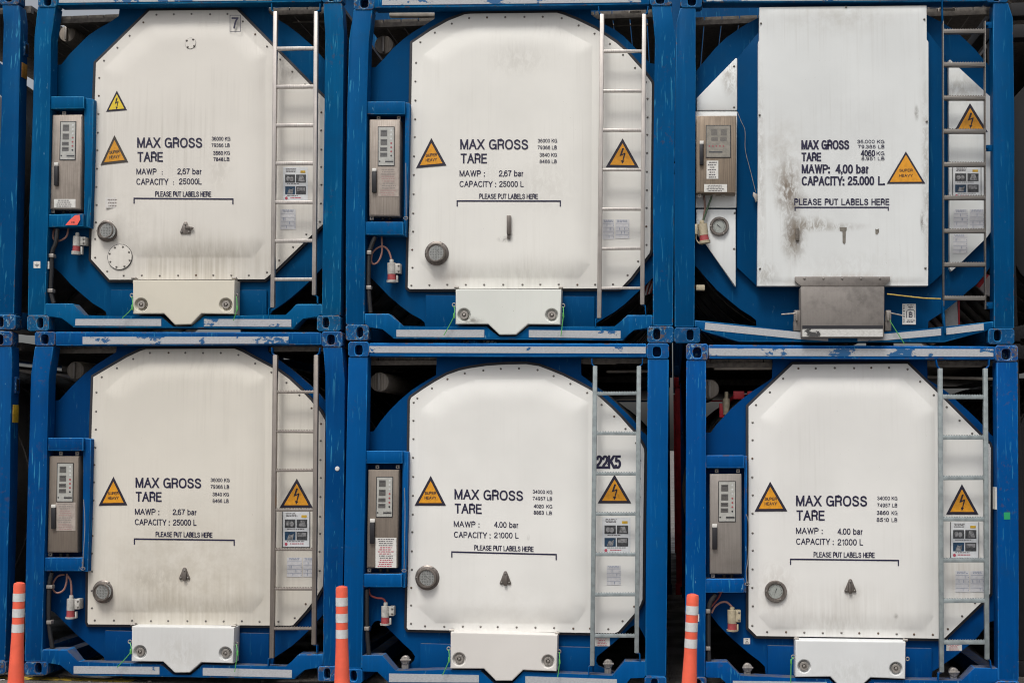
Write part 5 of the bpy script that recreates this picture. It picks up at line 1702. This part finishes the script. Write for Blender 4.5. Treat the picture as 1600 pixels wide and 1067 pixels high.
for (x, y) in ((1189, 37), (1444.2, 30.5), (1186.8, 180), (1448, 190), (1187.4, 420), (1446, 419), (1322, 11.5)):
    put_bolt(pan, x, y, YT - .006)
txt = [("MAX GROSS", (1252, 219.3, 1327, 233.8), .035), ("TARE", (1252.4, 238.7, 1283.3, 252.2), .035), ("MAWP:", (1252.6, 257.2, 1296.6, 271.2), .03), ("4,00 bar", (1305.6, 257.2, 1358.3, 271.4), .03),
       ("CAPACITY:", (1252.6, 275.8, 1319.2, 290), .03), ("25.000", (1324.4, 275.6, 1366, 289.6), .03), ("L.", (1372, 275.6, 1382.4, 289.6), .03),
       ("36.000 KG", (1339.3, 218.8, 1382, 224.2), .008), ("79.366 LB", (1340.8, 226.7, 1382, 232.2), .008), ("4060", (1345, 234.6, 1367.4, 244.6), .03), ("KG", (1369.6, 237, 1382, 243), .008), ("8.951 LB", (1346, 245.2, 1382, 250.8), .008),
       ("PLEASE PUT LABELS HERE", (1241, 310.6, 1389.7, 320.6), .02)]
for body, bx, bold in txt:
    b = MB()
    add_text(b, body, bx, lambda a, e: YP, 0, bold, 0.0, 1.12 if body.startswith("PLEASE") else 1.0)
    b.build("lettering", [M['ink']], pan, recalc=False)
b = MB()
b.flat(box4(1241.4, 323.2, 1388.8, 325.4), YP)
b.flat(box4(1241.4, 325.4, 1243.2, 329.4), YP)
b.flat(box4(1387, 325.4, 1388.8, 329.4), YP)
b.build("bracket_line", [M['ink']], pan, recalc=False)
GLUE = plain("old_glue", (0.19, 0.175, 0.15), .8, 0, .3, 60)   # old bracket scars
for lp in ([(1312, 355.5), (1323, 355), (1323, 360), (1321.6, 362), (1321.4, 379), (1319, 382), (1316.6, 379), (1316.4, 362), (1312.4, 361)],
           [(1367.6, 357.6), (1370, 358.8), (1373.6, 357.2), (1373.4, 363), (1370.6, 366.6), (1368, 366)]):
    b = MB()
    b.flat(lp, YP)
    b.build("glue_mark", [GLUE], pan, recalc=False)
b = MB()
b.prism([(1243.4, 356), (1248.4, 356), (1248.8, 376), (1243, 376)], YT - .022, YT - .0062, 0, .003)
b.build("panel_hinge", [plain("dirty_hinge", (0.16, 0.14, 0.12), .6, .2, .4, 50)], c)
warning(c, [(1415.5, 236.8), (1385.6, 287.2), (1445.6, 286.8)], 'C', lambda a, e: YT - .006)
YW = 0.095
for lp in ([(1088.6, 153.5), (1149.6, 91), (1152, 91.6), (1151.8, 172.4), (1088.6, 172.4)], [(1086.6, 174.6), (1151.8, 174.6), (1150.6, 324.4), (1087, 324.4)], [(1088, 327), (1149.4, 327.4), (1149.6, 448), (1147.4, 446), (1103.4, 381.4), (1088, 366)]):
    b = MB()
    b.prism(lp, YW, 0.0995 if False else 0.145, 0, 0.004)
    o = b.build("side_panel", [white], c)
for (x, y) in ((1147, 104), (1147, 168), (1148, 333), (1147, 389)):
    put_bolt(o, x, y, YW)
b = MB()
b.prism([(1482.6, 94), (1485, 93.4), (1549, 152.6), (1549, 362), (1542, 371), (1503, 409), (1487, 424), (1484, 420)], YW, 0.145, 0, 0.004)
o = b.build("side_panel", [white], c)
warning(c, [(1515.6, 161.5), (1490.6, 206), (1543.6, 206.6)], 'bolt', lambda a, e: YW)
sheet(c, (1489, 260.4, 1532.5, 310), YW, 61)
b = MB()
for q in ((1488.2, 260, 1489, 310), (1532.5, 260, 1533.3, 310)):
    b.prism(box4(*q), YW - 0.006, YW - 0.001, 0)
b.build("sheet_frame", [M['black']], c)
for i, t in enumerate([(1490, 327, 1512.5, 360), (1515, 327, 1538, 357.6), (1488.8, 366, 1511.6, 396)]):
    table_sticker(c, t, YW, 41 + i)
cabinet(c, [(1088.4, 181.4), (1150.7, 181), (1149.4, 302.8), (1088, 301.8)], 0.0, 0.0945, M['cab_c'], (1104, 197, 1140.6, 245.5), (1093.2, 225.6, 1099.2, 257.6), (1093.2, 220.2, 1099.6, 225.4),
        [("test_label", (1104, 251.3, 1122.4, 279.6), 7, M['paper'], None), ("maker_label", (1100.2, 288, 1136, 300.2), 4, M['paper'], None)], [(1093, 306)], 'wide')
wire(c, "power_cable", [(1100, 306), (1101.4, 322), (1100.4, 335), (1097.6, 350)], .008, plain("brown_cable", (.17, .1, .08), .6, 0, .3, 40), 0.06)
wire(c, "power_cable", [(1112, 307), (1106, 324), (1101, 338), (1097.8, 350)], .0075, M['cablegreen'], 0.055)
plug(c, 1096.6, 344.5, 350, 368, 376.4, 380.5, 15, M['plugcream'], 0.035, .13, 0)
b = MB()
b.prism(box4(1085.8, 350, 1090, 366), 0.0, 0.08, 0, .005)
b.build("plug_socket_lid", [M['plugcream']], c)
wire(c, "plug_clip", [(1087.6, 366), (1088, 374), (1092, 380), (1098, 381.6)], .005, M['plugcream'], 0.03)
gauge(c, 1123.8, 354, 14.6, YW, False, 40)
b = MB()
b.prism(box4(1087.4, 445, 1101.4, 453.4), .05, .10, 0, .005)
b.build("pipe_clamp", [M['plugcream']], c)
wire(c, "lead_seal_wire", [(1152, 175), (1158, 190), (1164, 205), (1164.6, 235), (1172, 265), (1180.6, 300)], .0022, M['fit'], 0.06)
b = MB()
b.prism([(1177, 300), (1184, 304), (1183.6, 314), (1180.5, 316), (1179, 309), (1176, 306)], .045, .07, 0, .003)
b.build("wire_clip", [M['fit']], c)
# steel valve box
b = MB()
b.prism([(1242, 432.2), (1391, 432.2), (1391, 438), (1384, 445), (1381, 447.4), (1252, 447.4), (1249, 445), (1242, 440)], -.004, .0235, 0, .003)
fl = b.build("hinge_flange", [M['coversteel']], c)
for i in range(5):
    put_bolt(fl, 1257 + i * 29.5, 435.6, -.004)
b = MB()
b.prism([(1251, 448), (1382, 448), (1381.6, 527.6), (1252, 527.6)], -.06, .09, 0, .006)
vb = b.build("valve_box", [M['coversteel']], c)
b = MB()
b.prism(box4(1253.6, 508.6, 1379.6, 513.8), -.064, -.0605, 0)
b.build("dark_seam", [M['gasket']], vb)
b = MB()
b.prism(box4(1253.8, 514.1, 1379.4, 526), -.063, -.0605, 0)
b.build("reflective_strip", [tape_mat("reflective_strip", .25, 77, (.6, .6, .58), (.05, .05, .05))], vb)
for x0, x1 in ((1240, 1250.6), (1383, 1392.6)):
    b = MB()
    b.prism([(x0 + 1, 484.6), (x1, 484.6), (x1, 517), (x0, 517), (x0, 503), (x0 + 1, 500)], .0, .05, 0, .004)
    b.prism(box4((x0 + x1) / 2 - 1.6, 486, (x0 + x1) / 2 + 1.2, 501), -.025, -.0005, 1, .003)
    b.build("side_latch", [M['coversteel'], M['fit']], vb)
for pts in ([(1221, 491.2), (1243, 489.8)], [(1389, 488.6), (1410, 493)]):
    wire(c, "latch_pin", [(a, e, -.03) for a, e in pts], .0055, M['fit'])
b = MB()
x0, ya, x1, yb = 1410, 474.8, 1431, 507
b.prism(box4(x0, ya, x1, yb), .139, .1445, 0)
y_ = .1375
for i, ch in enumerate("APRAGAZ"):
    add_text(b, ch, (x0 + 1.3, ya + 2 + i * 4.1, x0 + 3.7, ya + 4.6 + i * 4.1), lambda a, e: y_, 1, .03)
cx0 = x0 + 13
for lp in ([(cx0 - 7, 496.6), (cx0 - 7, 486.4), (cx0 - 6, 486.4), (cx0 - 6, 496.6)], [(cx0 + 6, 496.6), (cx0 + 6, 486.4), (cx0 + 7, 486.4), (cx0 + 7, 496.6)],
           [(cx0 - 7, 486.2), (cx0 - 3.6, 483.4), (cx0 - 3.6, 484.6), (cx0 - 6, 486.2)], [(cx0 + 7, 486.2), (cx0 + 3.6, 483.4), (cx0 + 3.6, 484.6), (cx0 + 6, 486.2)], [(cx0 - 3.6, 483.4), (cx0 + 3.6, 483.4), (cx0 + 3.6, 484.4), (cx0 - 3.6, 484.4)]):
    b.flat(lp, y_, 1)
add_text(b, "B", (cx0 - 3, 487.4, cx0 + 3, 496), lambda a, e: y_, 1, .01)
rr_ = random.Random(5)
for yy, w in ((477, 7), (479.4, 6), (481.6, 4), (500.6, 7), (503, 7)):
    dashes(b, cx0 - w, cx0 + w, yy, 1.1, y_, 1, rr_)
b.build("certificate_plate", [M['paper'], M['ink']], c, recalc=False)
wire(c, "tie_rope", [(1386, 459.4, .0), (1420, 463.4, -.005), (1445, 466, -.01), (1470, 467, -.016)], .005, M['rope'])
wire(c, "seal_tie", [(1390.6, 500, -.03), (1394, 507, -.03), (1413, 537, -.02)], .0032, M['seal'])
ladder(c, (1474.2, 33), (1475, 478), (1539.6, 33), (1540.4, 483), 1.5, (49.4, 101, 153, 205, 257, 309, 361, 413.6, 465.7), 6.2, M['ladder4'], -0.02, .045, True)
bracket(c, [(1472.4, -8), (1472.6, 14), (1473.4, 36)], M['blueTC'], -.012, .03, 1.6)
bracket(c, [(1474, 470), (1474.4, 490), (1477.4, 521)], M['blueTC'], -.012, .03, 3)
for (ya, yb) in ((34.5, 44.6), (226.5, 236.6), (472, 482.6)):
    b = MB()
    b.prism(box4(1541.2, ya, 1552.4, yb), .03, .04, 0, .002)
    b.lathe(P(1541.6, (ya + yb) / 2, .026), [(.012, .003), (.012, -.006), (.005, -.012)], 0, 12)
    b.build("ladder_bracket", [M['blueTC']], c)


# things seen through the open corners
M['beamlight'] = plain("pale_walkway_beam", (0.40, 0.36, 0.31), .6, .1, .35, 12)
for kk, q in (('TB', (608, 20, 679, 25.8)), ('TB', (974, 17, 1002, 24)), ('BB', (594.7, 557.6, 682, 569)), ('BB', (909.8, 559, 962.5, 568.8)), ('BC', (1115, 567, 1206, 577.5)), ('BC', (1449, 563, 1535, 573)), ('TC', (1463, 13, 1494, 21))):
    b = MB()
    b.prism(box4(*q), .22, .27, 0, .004)
    b.build("walkway_beam", [M['beamlight']], BUILT[kk])
for kk, pts in (('BB', [(948, 580.5, .5), (1012, 580, .5)]), ('BC', [(1448, 589, .5), (1552, 592, .5)]), ('TB', [(950, 40, .5), (1013, 39, .5)]), ('TA', [(458, 34.6, .5), (510, 34, .5)])):
    wire(BUILT[kk], "air_pipe", pts, .011, M['beamlight'])
for q in ((1146, 611, 1163, 623.4), (1168, 611, 1180, 623.4), (1124, 630, 1131, 652), (1147, 562.4, 1164, 566.4), (1169, 562.4, 1182, 566.4)):  # pieces of the red frame behind, brought forward to catch light
    b = MB()
    b.prism(box4(*q), .30, .36, 0, .003)
    b.build("red_frame_piece", [M['red']], BUILT['BC'])
b = MB()
b.tube([P(1135, 612, .3), P(1135, 622, .3), P(1135, 623, .3), P(1134.6, 630, .3), P(1134.2, 648, .3)], [.014, .014, .026, .028, .02], 0, 14)
b.build("outlet_valve", [M['plugcream']], BUILT['BC'])
b = MB()
b.prism([(1476.4, 484), (1496, 470), (1497.6, 508), (1477.6, 510)], .30, .34, 0, .003)  # red and white bits of the row behind, brought forward into the gap
b.prism([(1496.4, 470), (1499.6, 470), (1499.8, 507), (1498, 508)], .29, .34, 1, .002)
b.build("red_white_piece", [M['refl'], M['red']], c)
b = MB()
b.prism([(1525, 446), (1541, 428), (1548.6, 431), (1548.6, 463), (1540, 460)], .30, .34, 0, .003)
b.prism([(1525, 446), (1541, 428), (1545.6, 430), (1531, 450)], .29, .2995, 1, .002)
b.build("red_white_piece", [M['whitehull'], M['red']], c)
b = MB()
for i in range(5):
    u = 1009 + i * 2.6
    b.tube([P(*q) for q in spline([(u - 3, 462 - i, .25), (u, 450, .24), (u + 5, 434 + i, .25)])], .007, i % 2, 8)
b.build("sling_rope", [M['cablered'], M['refl']], BUILT['TB'])


# ------------------------------------------------------------------ neighbours at the left edge
def left_neighbour(k, L):
    p = P(L['cast'][3][0][2], L['cast'][3][0][3])
    zb = 0.0 if k == 'LB' else p.z
    c = thing("tank_container", (p.x - 1.22, 0, zb), L['label'], "tank container", "tank containers cut off by the left edge")
    front_frame(c, k, L)
    b = MB()
    b.prism(L['disc'], 0.145, 0.185, 0, 0.003)
    b.build("end_plate", [M['disc' + k]], c)
    b = MB()
    b.prism(L['panel'], YF - .02, .144, 0, .01)
    b.build("end_panel", [M['whiteTA' if k == 'LT' else 'whiteBA']], c)
    cx, cy, rp = L['circle']
    t = P(*L['topr'])
    barrel_and_rear(c, cx, cy, rp, zb + .01, t.z, p.x - 2.44, p.x, M['barrel'], M['blue' + k], M['walk'])
    return c


dx = 502
LT = dict(label="blue tank container at the upper left edge of which mostly a scratched post shows",
          pr=[(3, 8), (29.4, 8), (32.2, 34), (31.2, 84), (29.8, 165), (26, 330), (21.6, 491), (-9, 491), (-4, 330), (2, 180), (4.5, 84), (6, 37)],
          cast=[((-443, -13, -411, 11), (-428, 2, 6, 7.5)), ((-1, -18, 29.6, 7.6), (13, -5, 6, 8)), ((-455, 491, -418, 515), (-436, 503, 5, 8)), ((-14, 491.3, 24, 515), (0.5, 503, 4.6, 8))],
          top=[(-411, -13), (-1.4, -17), (-1.4, 5), (-411, 8)], bot=[(-430, 474), (-9.4, 474), (-9.4, 491), (-14.4, 491), (-14.4, 511), (-417, 511), (-417, 490), (-430, 490)],
          ttape=[([(-400, -8), (-60, -12), (-60, 1), (-400, 4)], .4)],
          disc=[(-420, 101), (-330, 20), (-330, 0), (-96, 0), (-50, 45), (0, 100), (6, 102), (6, 412), (-8, 414), (-40, 450), (-92, 486), (-92, 500), (-340, 500), (-400, 440), (-430, 412)],
          panel=[(-270, 18), (-130, 16), (-20, 130), (-1.5, 150), (-4, 345), (-90, 435), (-335, 437), (-360, 400), (-355, 100)],
          circle=(-205, 255, 240), topr=(29.6, -18))
LB = dict(label="blue tank container at the lower left edge, yellow tag on its post",
          pr=[(-12, 541), (17.6, 541), (18.6, 581), (16.6, 643), (15.6, 760), (12, 880), (8, 1031), (-22, 1031), (-18, 880), (-13.6, 760), (-13, 643)],
          cast=[((-445, 518, -413, 540), (-430, 530, 6, 7.6)), ((-14, 517.6, 19.2, 540.6), (-1, 530.5, 6, 7.8)), ((-460, 1030, -424, 1051), (-440, 1040, 5, 8)), ((-28, 1031.3, 9, 1052), (-10, 1042, 5, 8))],
          top=[(-412.6, 518.4), (-14.4, 518.4), (-14.4, 540), (-412.6, 540)], bot=[(-440, 1012), (-22.4, 1014), (-22.4, 1031), (-28.4, 1031), (-28.4, 1052), (-423.6, 1050), (-423.6, 1029.6), (-440, 1029.6)],
          ttape=[([(-400, 526), (-60, 526), (-60, 537), (-400, 537)], .4)],
          disc=[(-430, 626), (-340, 550), (-340, 530), (-100, 530), (-60, 577), (-14, 626), (-6, 628), (-10, 950), (-20, 954), (-50, 985), (-100, 1026), (-100, 1044), (-350, 1040), (-410, 985), (-440, 950)],
          panel=[(-270, 546), (-140, 545), (-30, 650), (-16, 665), (-18, 905), (-70, 974), (-385, 972), (-390, 930), (-378, 590)],
          circle=(-215, 785, 240), topr=(19.2, 518))
lt = left_neighbour('LT', LT)
lb = left_neighbour('LB', LB)


def side_plate(c, x, ya, yb, y0, y1, name, mat, out=0.004, hole=False):
    """small plate on the outer flank of a post, facing +X"""
    b = MB()
    p0, p1 = P(x, yb, 0.0), P(x, ya, 0.0)
    X = max(p0.x, p1.x)
    b.box((X - .01, y0, p0.z), (X + out, y1, p1.z), 0, .001)
    if hole:
        b.box((X + out + .0002, y0 + .012, p0.z + .02), (X + out + .002, y1 - .012, p1.z - .02), 1)
    return b.build(name, [mat, M['dark']], c)


side_plate(lt, 30.8, 96, 119, .03, .115, "lashing_tag", M['orangetag'])
side_plate(lt, 31.6, 62, 84, .05, .11, "lashing_slot", M['castLT'], .012, True)
side_plate(lb, 16.7, 632, 660, .03, .115, "lashing_tag", M['yellowtag'])
side_plate(lb, 18.4, 588, 614, .04, .10, "lashing_slot", M['castLB'], .012, True)


# ------------------------------------------------------------------ containers standing further back
def plain_container(x0, x1, z0, z1, y0, frame, endm, label, bmat, group, R=1.12, disc_full=True, extras=None, ylen=6.06):
    c = thing("tank_container", ((x0 + x1) / 2, y0, z0), label, "tank container", group)
    for x in (x0, x1 - .15):
        b = MB()
        b.box((x, y0, z0 + .121), (x + .15, y0 + .12, z1 - .121), 0, .006)
        b.build("corner_post", [frame], c)
    for x in (x0 - .01, x1 - .165):
        for z in (z0, z1 - .12):
            b = MB()
            b.box((x, y0 - .01, z), (x + .175, y0 + .16, z + .12), 0, .006)
            b.box((x + .06, y0 - .012, z + .025), (x + .115, y0 - .0101, z + .095), 1)
            b.build("corner_casting", [frame, M['dark']], c)
    b = MB()
    b.box((x0 + .166, y0 + .004, z0 + .02), (x1 - .166, y0 + .13, z0 + .13), 0, .006)
    b.build("bottom_rail", [frame], c)
    b = MB()
    b.box((x0 + .166, y0 + .004, z1 - .12), (x1 - .166, y0 + .13, z1 - .01), 0, .006)
    b.build("top_rail", [frame], c)
    b = MB()
    xm, zm = (x0 + x1) / 2, (z0 + z1) / 2
    n = 48
    pts = []
    for i in range(n):
        a = 2 * math.pi * i / n
        pts.append(Vector((xm + max(-(x1 - x0) / 2 + .155, min((x1 - x0) / 2 - .155, R * 1.08 * math.cos(a))), y0 + .15, zm + R * 1.02 * math.sin(a))))
    b.prism_w(pts, .04, 0, .003)
    b.build("end_plate", [endm], c)
    b = MB()
    b.lathe(Vector((xm, y0 + .195, zm)), [(R, 0), (R, ylen - .5), (R * .6, ylen - .3), (R * .2, ylen - .26)], 0, 64)
    for k_ in range(14):
        yy = .35 + k_ * .38
        b.lathe(Vector((xm, y0 + .195, zm)), [(R + .001, yy), (R + .014, yy + .01), (R + .014, yy + .05), (R + .001, yy + .06)], 0, 64, False)
    b.build("tank_barrel", [bmat], c, sharp=40)
    b = MB()
    for x in (x0, x1 - .16):
        b.box((x, y0 + ylen - .12, z0), (x + .16, y0 + ylen, z1), 0, .004)
        b.box((x + .03, y0 + .17, z0 + .02), (x + .13, y0 + ylen - .125, z0 + .14), 0, .004)
    b.box((x0 + .161, y0 + ylen - .12, z1 - .12), (x1 - .161, y0 + ylen, z1), 0, .004)
    b.build("rear_frame", [frame], c)
    for (a, e) in ((x0 + .05, xm - .35), (xm + .35, x1 - .05)):
        b = MB()
        b.box((a, y0 + .2, z1 - .10), (e, y0 + ylen - .2, z1 - .07), 0)
        b.build("walkway", [M['walk']], c)
    return c


darkblue = blue_paint("old_blue_paint", (0.006, 0.06, 0.17), (0.005, 0.05, 0.14), .6, 51)
GB = "tank containers in the row behind"
xa = [P(50, 500).x, P(545, 500).x, P(1060, 500).x]
back = [("dark blue tank container behind the leftmost upper one, seen past its corners", darkblue, M['barrel']),
        ("dark blue tank container behind the middle upper one", darkblue, M['barrel']),
        ("dark blue tank container with a white barrel behind the upper right one", darkblue, M['whitehull'])]
backl = [("dark blue tank container behind the lower left one", darkblue, M['barrel']),
         ("dark blue tank container behind the lower middle one", darkblue, M['barrel']),
         ("red framed tank container behind the lower right one with the chamfered panel", M['red'], M['whitehull'])]
backt = [("dark blue tank container added behind and above the left pair to block sky", darkblue, M['barrel']),  # top tier added to keep sky light out of the open corners
         ("dark blue tank container added behind and above the middle pair to block sky", darkblue, M['barrel']),
         ("dark blue tank container added behind and above the right pair to block sky", darkblue, M['barrel'])]
for row, (lst, z0) in enumerate(((backl, 0.0), (back, 2.62), (backt, 5.24))):
    for i, (lab, fm, bm_) in enumerate(lst):
        plain_container(xa[i] - .05 + i * .02, xa[i] + 2.39 + i * .02, z0, z0 + 2.6, 6.35, fm, darkblue if (i < 2 or row) else M['red'], lab, bm_, GB)

xr = P(1592, 500).x
GR = "unfinished steel tanks at the right edge"
plain_container(xr + .12, xr + 2.56, 0.0, 2.6, 1.1, M['dark'], M['dark'], "dark tank container with a ribbed steel barrel, lower one at the right edge", M['barrelpol'], GR, 1.17)
plain_container(xr + .12, xr + 2.56, 2.62, 5.2, 1.1, M['dark'], M['dark'], "dark tank container with a ribbed steel barrel, middle one at the right edge", M['barrelpol'], GR, 1.17)
plain_container(xr + .12, xr + 2.56, 5.24, 7.8, 1.1, M['dark'], M['dark'], "dark tank container added at the upper right corner to cover the sky", M['barrelpol'], GR, 1.17)  # third tier added to cover the patch of sky


# ------------------------------------------------------------------ ground
def asphalt():
    k = N("wet_asphalt")
    col = k.mix(k.ramp(k.noise(1.1, 4), .35, .7), (0.125, 0.115, 0.105), (0.085, 0.08, 0.078))
    gr = k.ramp(k.noise(95, 3), .42, .7)
    col = k.mix(k.math('MULTIPLY', gr, .7), col, (0.24, 0.215, 0.19))
    pit = k.ramp(k.noise(42, 3, (4, 2, 1)), .58, .7)
    col = k.mix(k.math('MULTIPLY', pit, .6), col, (0.028, 0.027, 0.028))
    k.bump(k.noise(80, 5), .012, .9)
    return k.done(col, k.ramp(k.noise(2.2, 4, (3, 1, 0)), .4, .62, .35, .8))


b = MB()
S, n = 240.0, 12
for i in range(n):
    for j in range(n):
        x0, x1 = -S + 2 * S * i / n, -S + 2 * S * (i + 1) / n
        y0, y1 = -S + 2 * S * j / n, -S + 2 * S * (j + 1) / n
        b.poly([Vector((x0, y0, 0)), Vector((x1, y0, 0)), Vector((x1, y1, 0)), Vector((x0, y1, 0))])
bmesh.ops.remove_doubles(b.bm, verts=b.bm.verts[:], dist=.001)
gnd = b.build("ground", [asphalt()], None)
gnd["kind"] = "structure"

# worn yellow paint on the asphalt
k = N("worn_yellow_paint")
m = k.ramp(k.noise(22, 6, (1, 1, 0), .7), .42, .5)
ymat = k.done(k.mix(m, (0.10, 0.095, 0.085), (0.55, 0.37, 0.035)), .7)
b = MB()


def gp(px, py):
    d = RC @ Vector(((px - 800) / F, -(py - 533.5) / F, -1.0))
    t = -CAM.z / d.z
    return CAM + d * t


a, e = gp(38, 1058), gp(75, 1068)
b.poly([Vector((-6.2, a.y + .02, .004)), Vector((-6.2, a.y - .10, .004)), Vector((e.x + .6, a.y - .10, .004)), Vector((e.x + .6, a.y + .02, .004))])
mk = b.build("road_marking", [ymat], None, recalc=False)
mk["kind"] = "structure"

k = N("worn_white_paint")
wm_ = k.done(k.mix(k.ramp(k.noise(30, 6, (1, 5, 0), .7), .5, .6), (0.6, 0.6, 0.58), (0.12, 0.11, 0.10)), .7)
a = gp(3, 1061)
b = MB()
b.poly([Vector((a.x - 2.5, a.y + .05, .004)), Vector((a.x - 2.5, a.y - .07, .004)), Vector((a.x + .03, a.y - .07, .004)), Vector((a.x + .02, a.y + .05, .004))])
mk = b.build("road_marking", [wm_], None, recalc=False)
mk["kind"] = "structure"

r = random.Random(12)
pm = [plain("grey_pebble", (.2, .18, .16), .8), plain("pale_pebble", (.42, .4, .36), .8), plain("yellow_leaf", (.42, .29, .05), .7)]
GP = "pebbles and litter on the asphalt"
spots = [(128, 1056.5, 1), (96, 1058, 0), (190, 1060, 2), (176, 1062, 0), (320, 1062, 0), (410, 1064, 1), (234, 1065, 0), (140, 1064.5, 0), (470, 1065, 0), (10, 1058, 0), (6, 1062, 1), (205, 1058.8, 0)]
names = ["white pebble below the left container's rail", "grey pebble", "dry yellow leaf", "grey pebble"]
for i, (x, y, mi) in enumerate(spots):
    p = gp(x, y)
    b = MB()
    s = r.uniform(.006, .012)
    bmesh.ops.create_icosphere(b.bm, subdivisions=2, radius=s)
    for v in b.bm.verts:
        v.co = Vector((v.co.x * 1.5, v.co.y, v.co.z * .6)) * r.uniform(.85, 1.15) + Vector((p.x, p.y, s * .5))
    o = b.build("dry_leaf" if mi == 2 else "pebble", [pm[mi]], None)
    o["label"] = ["small grey pebble on the asphalt in front of the lower left container", "pale pebble on the asphalt at the foot of the lower left container", "dry yellow leaf on the asphalt under the lower left container's rail"][mi]
    o["category"] = "leaf" if mi == 2 else "pebble"
    o["group"] = GP


# ------------------------------------------------------------------ flexible orange posts
def delineator(px_top, py_top, y, px_bot, label):
    top = P(px_top, py_top, y)
    bot = P(px_bot, 1067, y)
    # carry the lean down to the ground
    t = (top.z - 0.0) / (top.z - bot.z)
    foot = top + (bot - top) * t
    c = thing("delineator_post", (foot.x, y, 0), label, "traffic post", "orange posts with white bands")
    H = top.z
    ax = lambda z: Vector((foot.x + (top.x - foot.x) * z / H, y, z))
    R0 = 0.0425
    rad = lambda z: R0 * (1.0 + .45 * max(0, (H * .58 - z) / (H * .58)) ** 1.3)
    b = MB()
    zs = [.02, .10, .2, .3, .4, .5, .6, .68, H - .022, H - .006, H - .002]
    rs = [rad(z) for z in zs]
    rs[-2], rs[-1] = R0 * .93, R0 * .75
    b.tube([ax(z) for z in zs], rs, 0, 28)
    b.tube([ax(H - .004), ax(H + .003)], [R0 * .55, R0 * .5], 0, 20)
    b.build("post", [M['orange']], c)
    b = MB()
    f = Vector((foot.x, y, 0))
    b.tube([f + Vector((0, 0, .001)), f + Vector((0, 0, .012)), f + Vector((0, 0, .022)), f + Vector((0, 0, .03))], [.115, .113, .085, .066], 0, 32)
    b.build("base", [M['orange']], c)
    for z0, z1 in ((.077, .137), (.19, .252), (.302, .363)):
        b = MB()
        za, zb = H - z1, H - z0
        b.tube([ax(za), ax(zb)], [rad(za) + .0012, rad(zb) + .0012], 0, 28, False)
        b.build("reflective_band", [M['refl']], c)
    print("post height", round(H, 3))
    return c


delineator(30.5, 909.7, -.35, 24.8, "orange flexible post with three white bands at the far left, in front of the gap")
delineator(534, 915.6, -.45, 534.5, "orange flexible post between the lower left and lower middle containers")
delineator(1082.5, 928, -.45, 1077, "leaning orange flexible post in front of the lower right container's left post")

for k in C:
    p, q, tl, tr2 = base_of(C[k])
    print(k, [round(v, 3) for v in (q.x - p.x, tl.z - p.z, p.z, q.z, tl.z, tr2.z)])
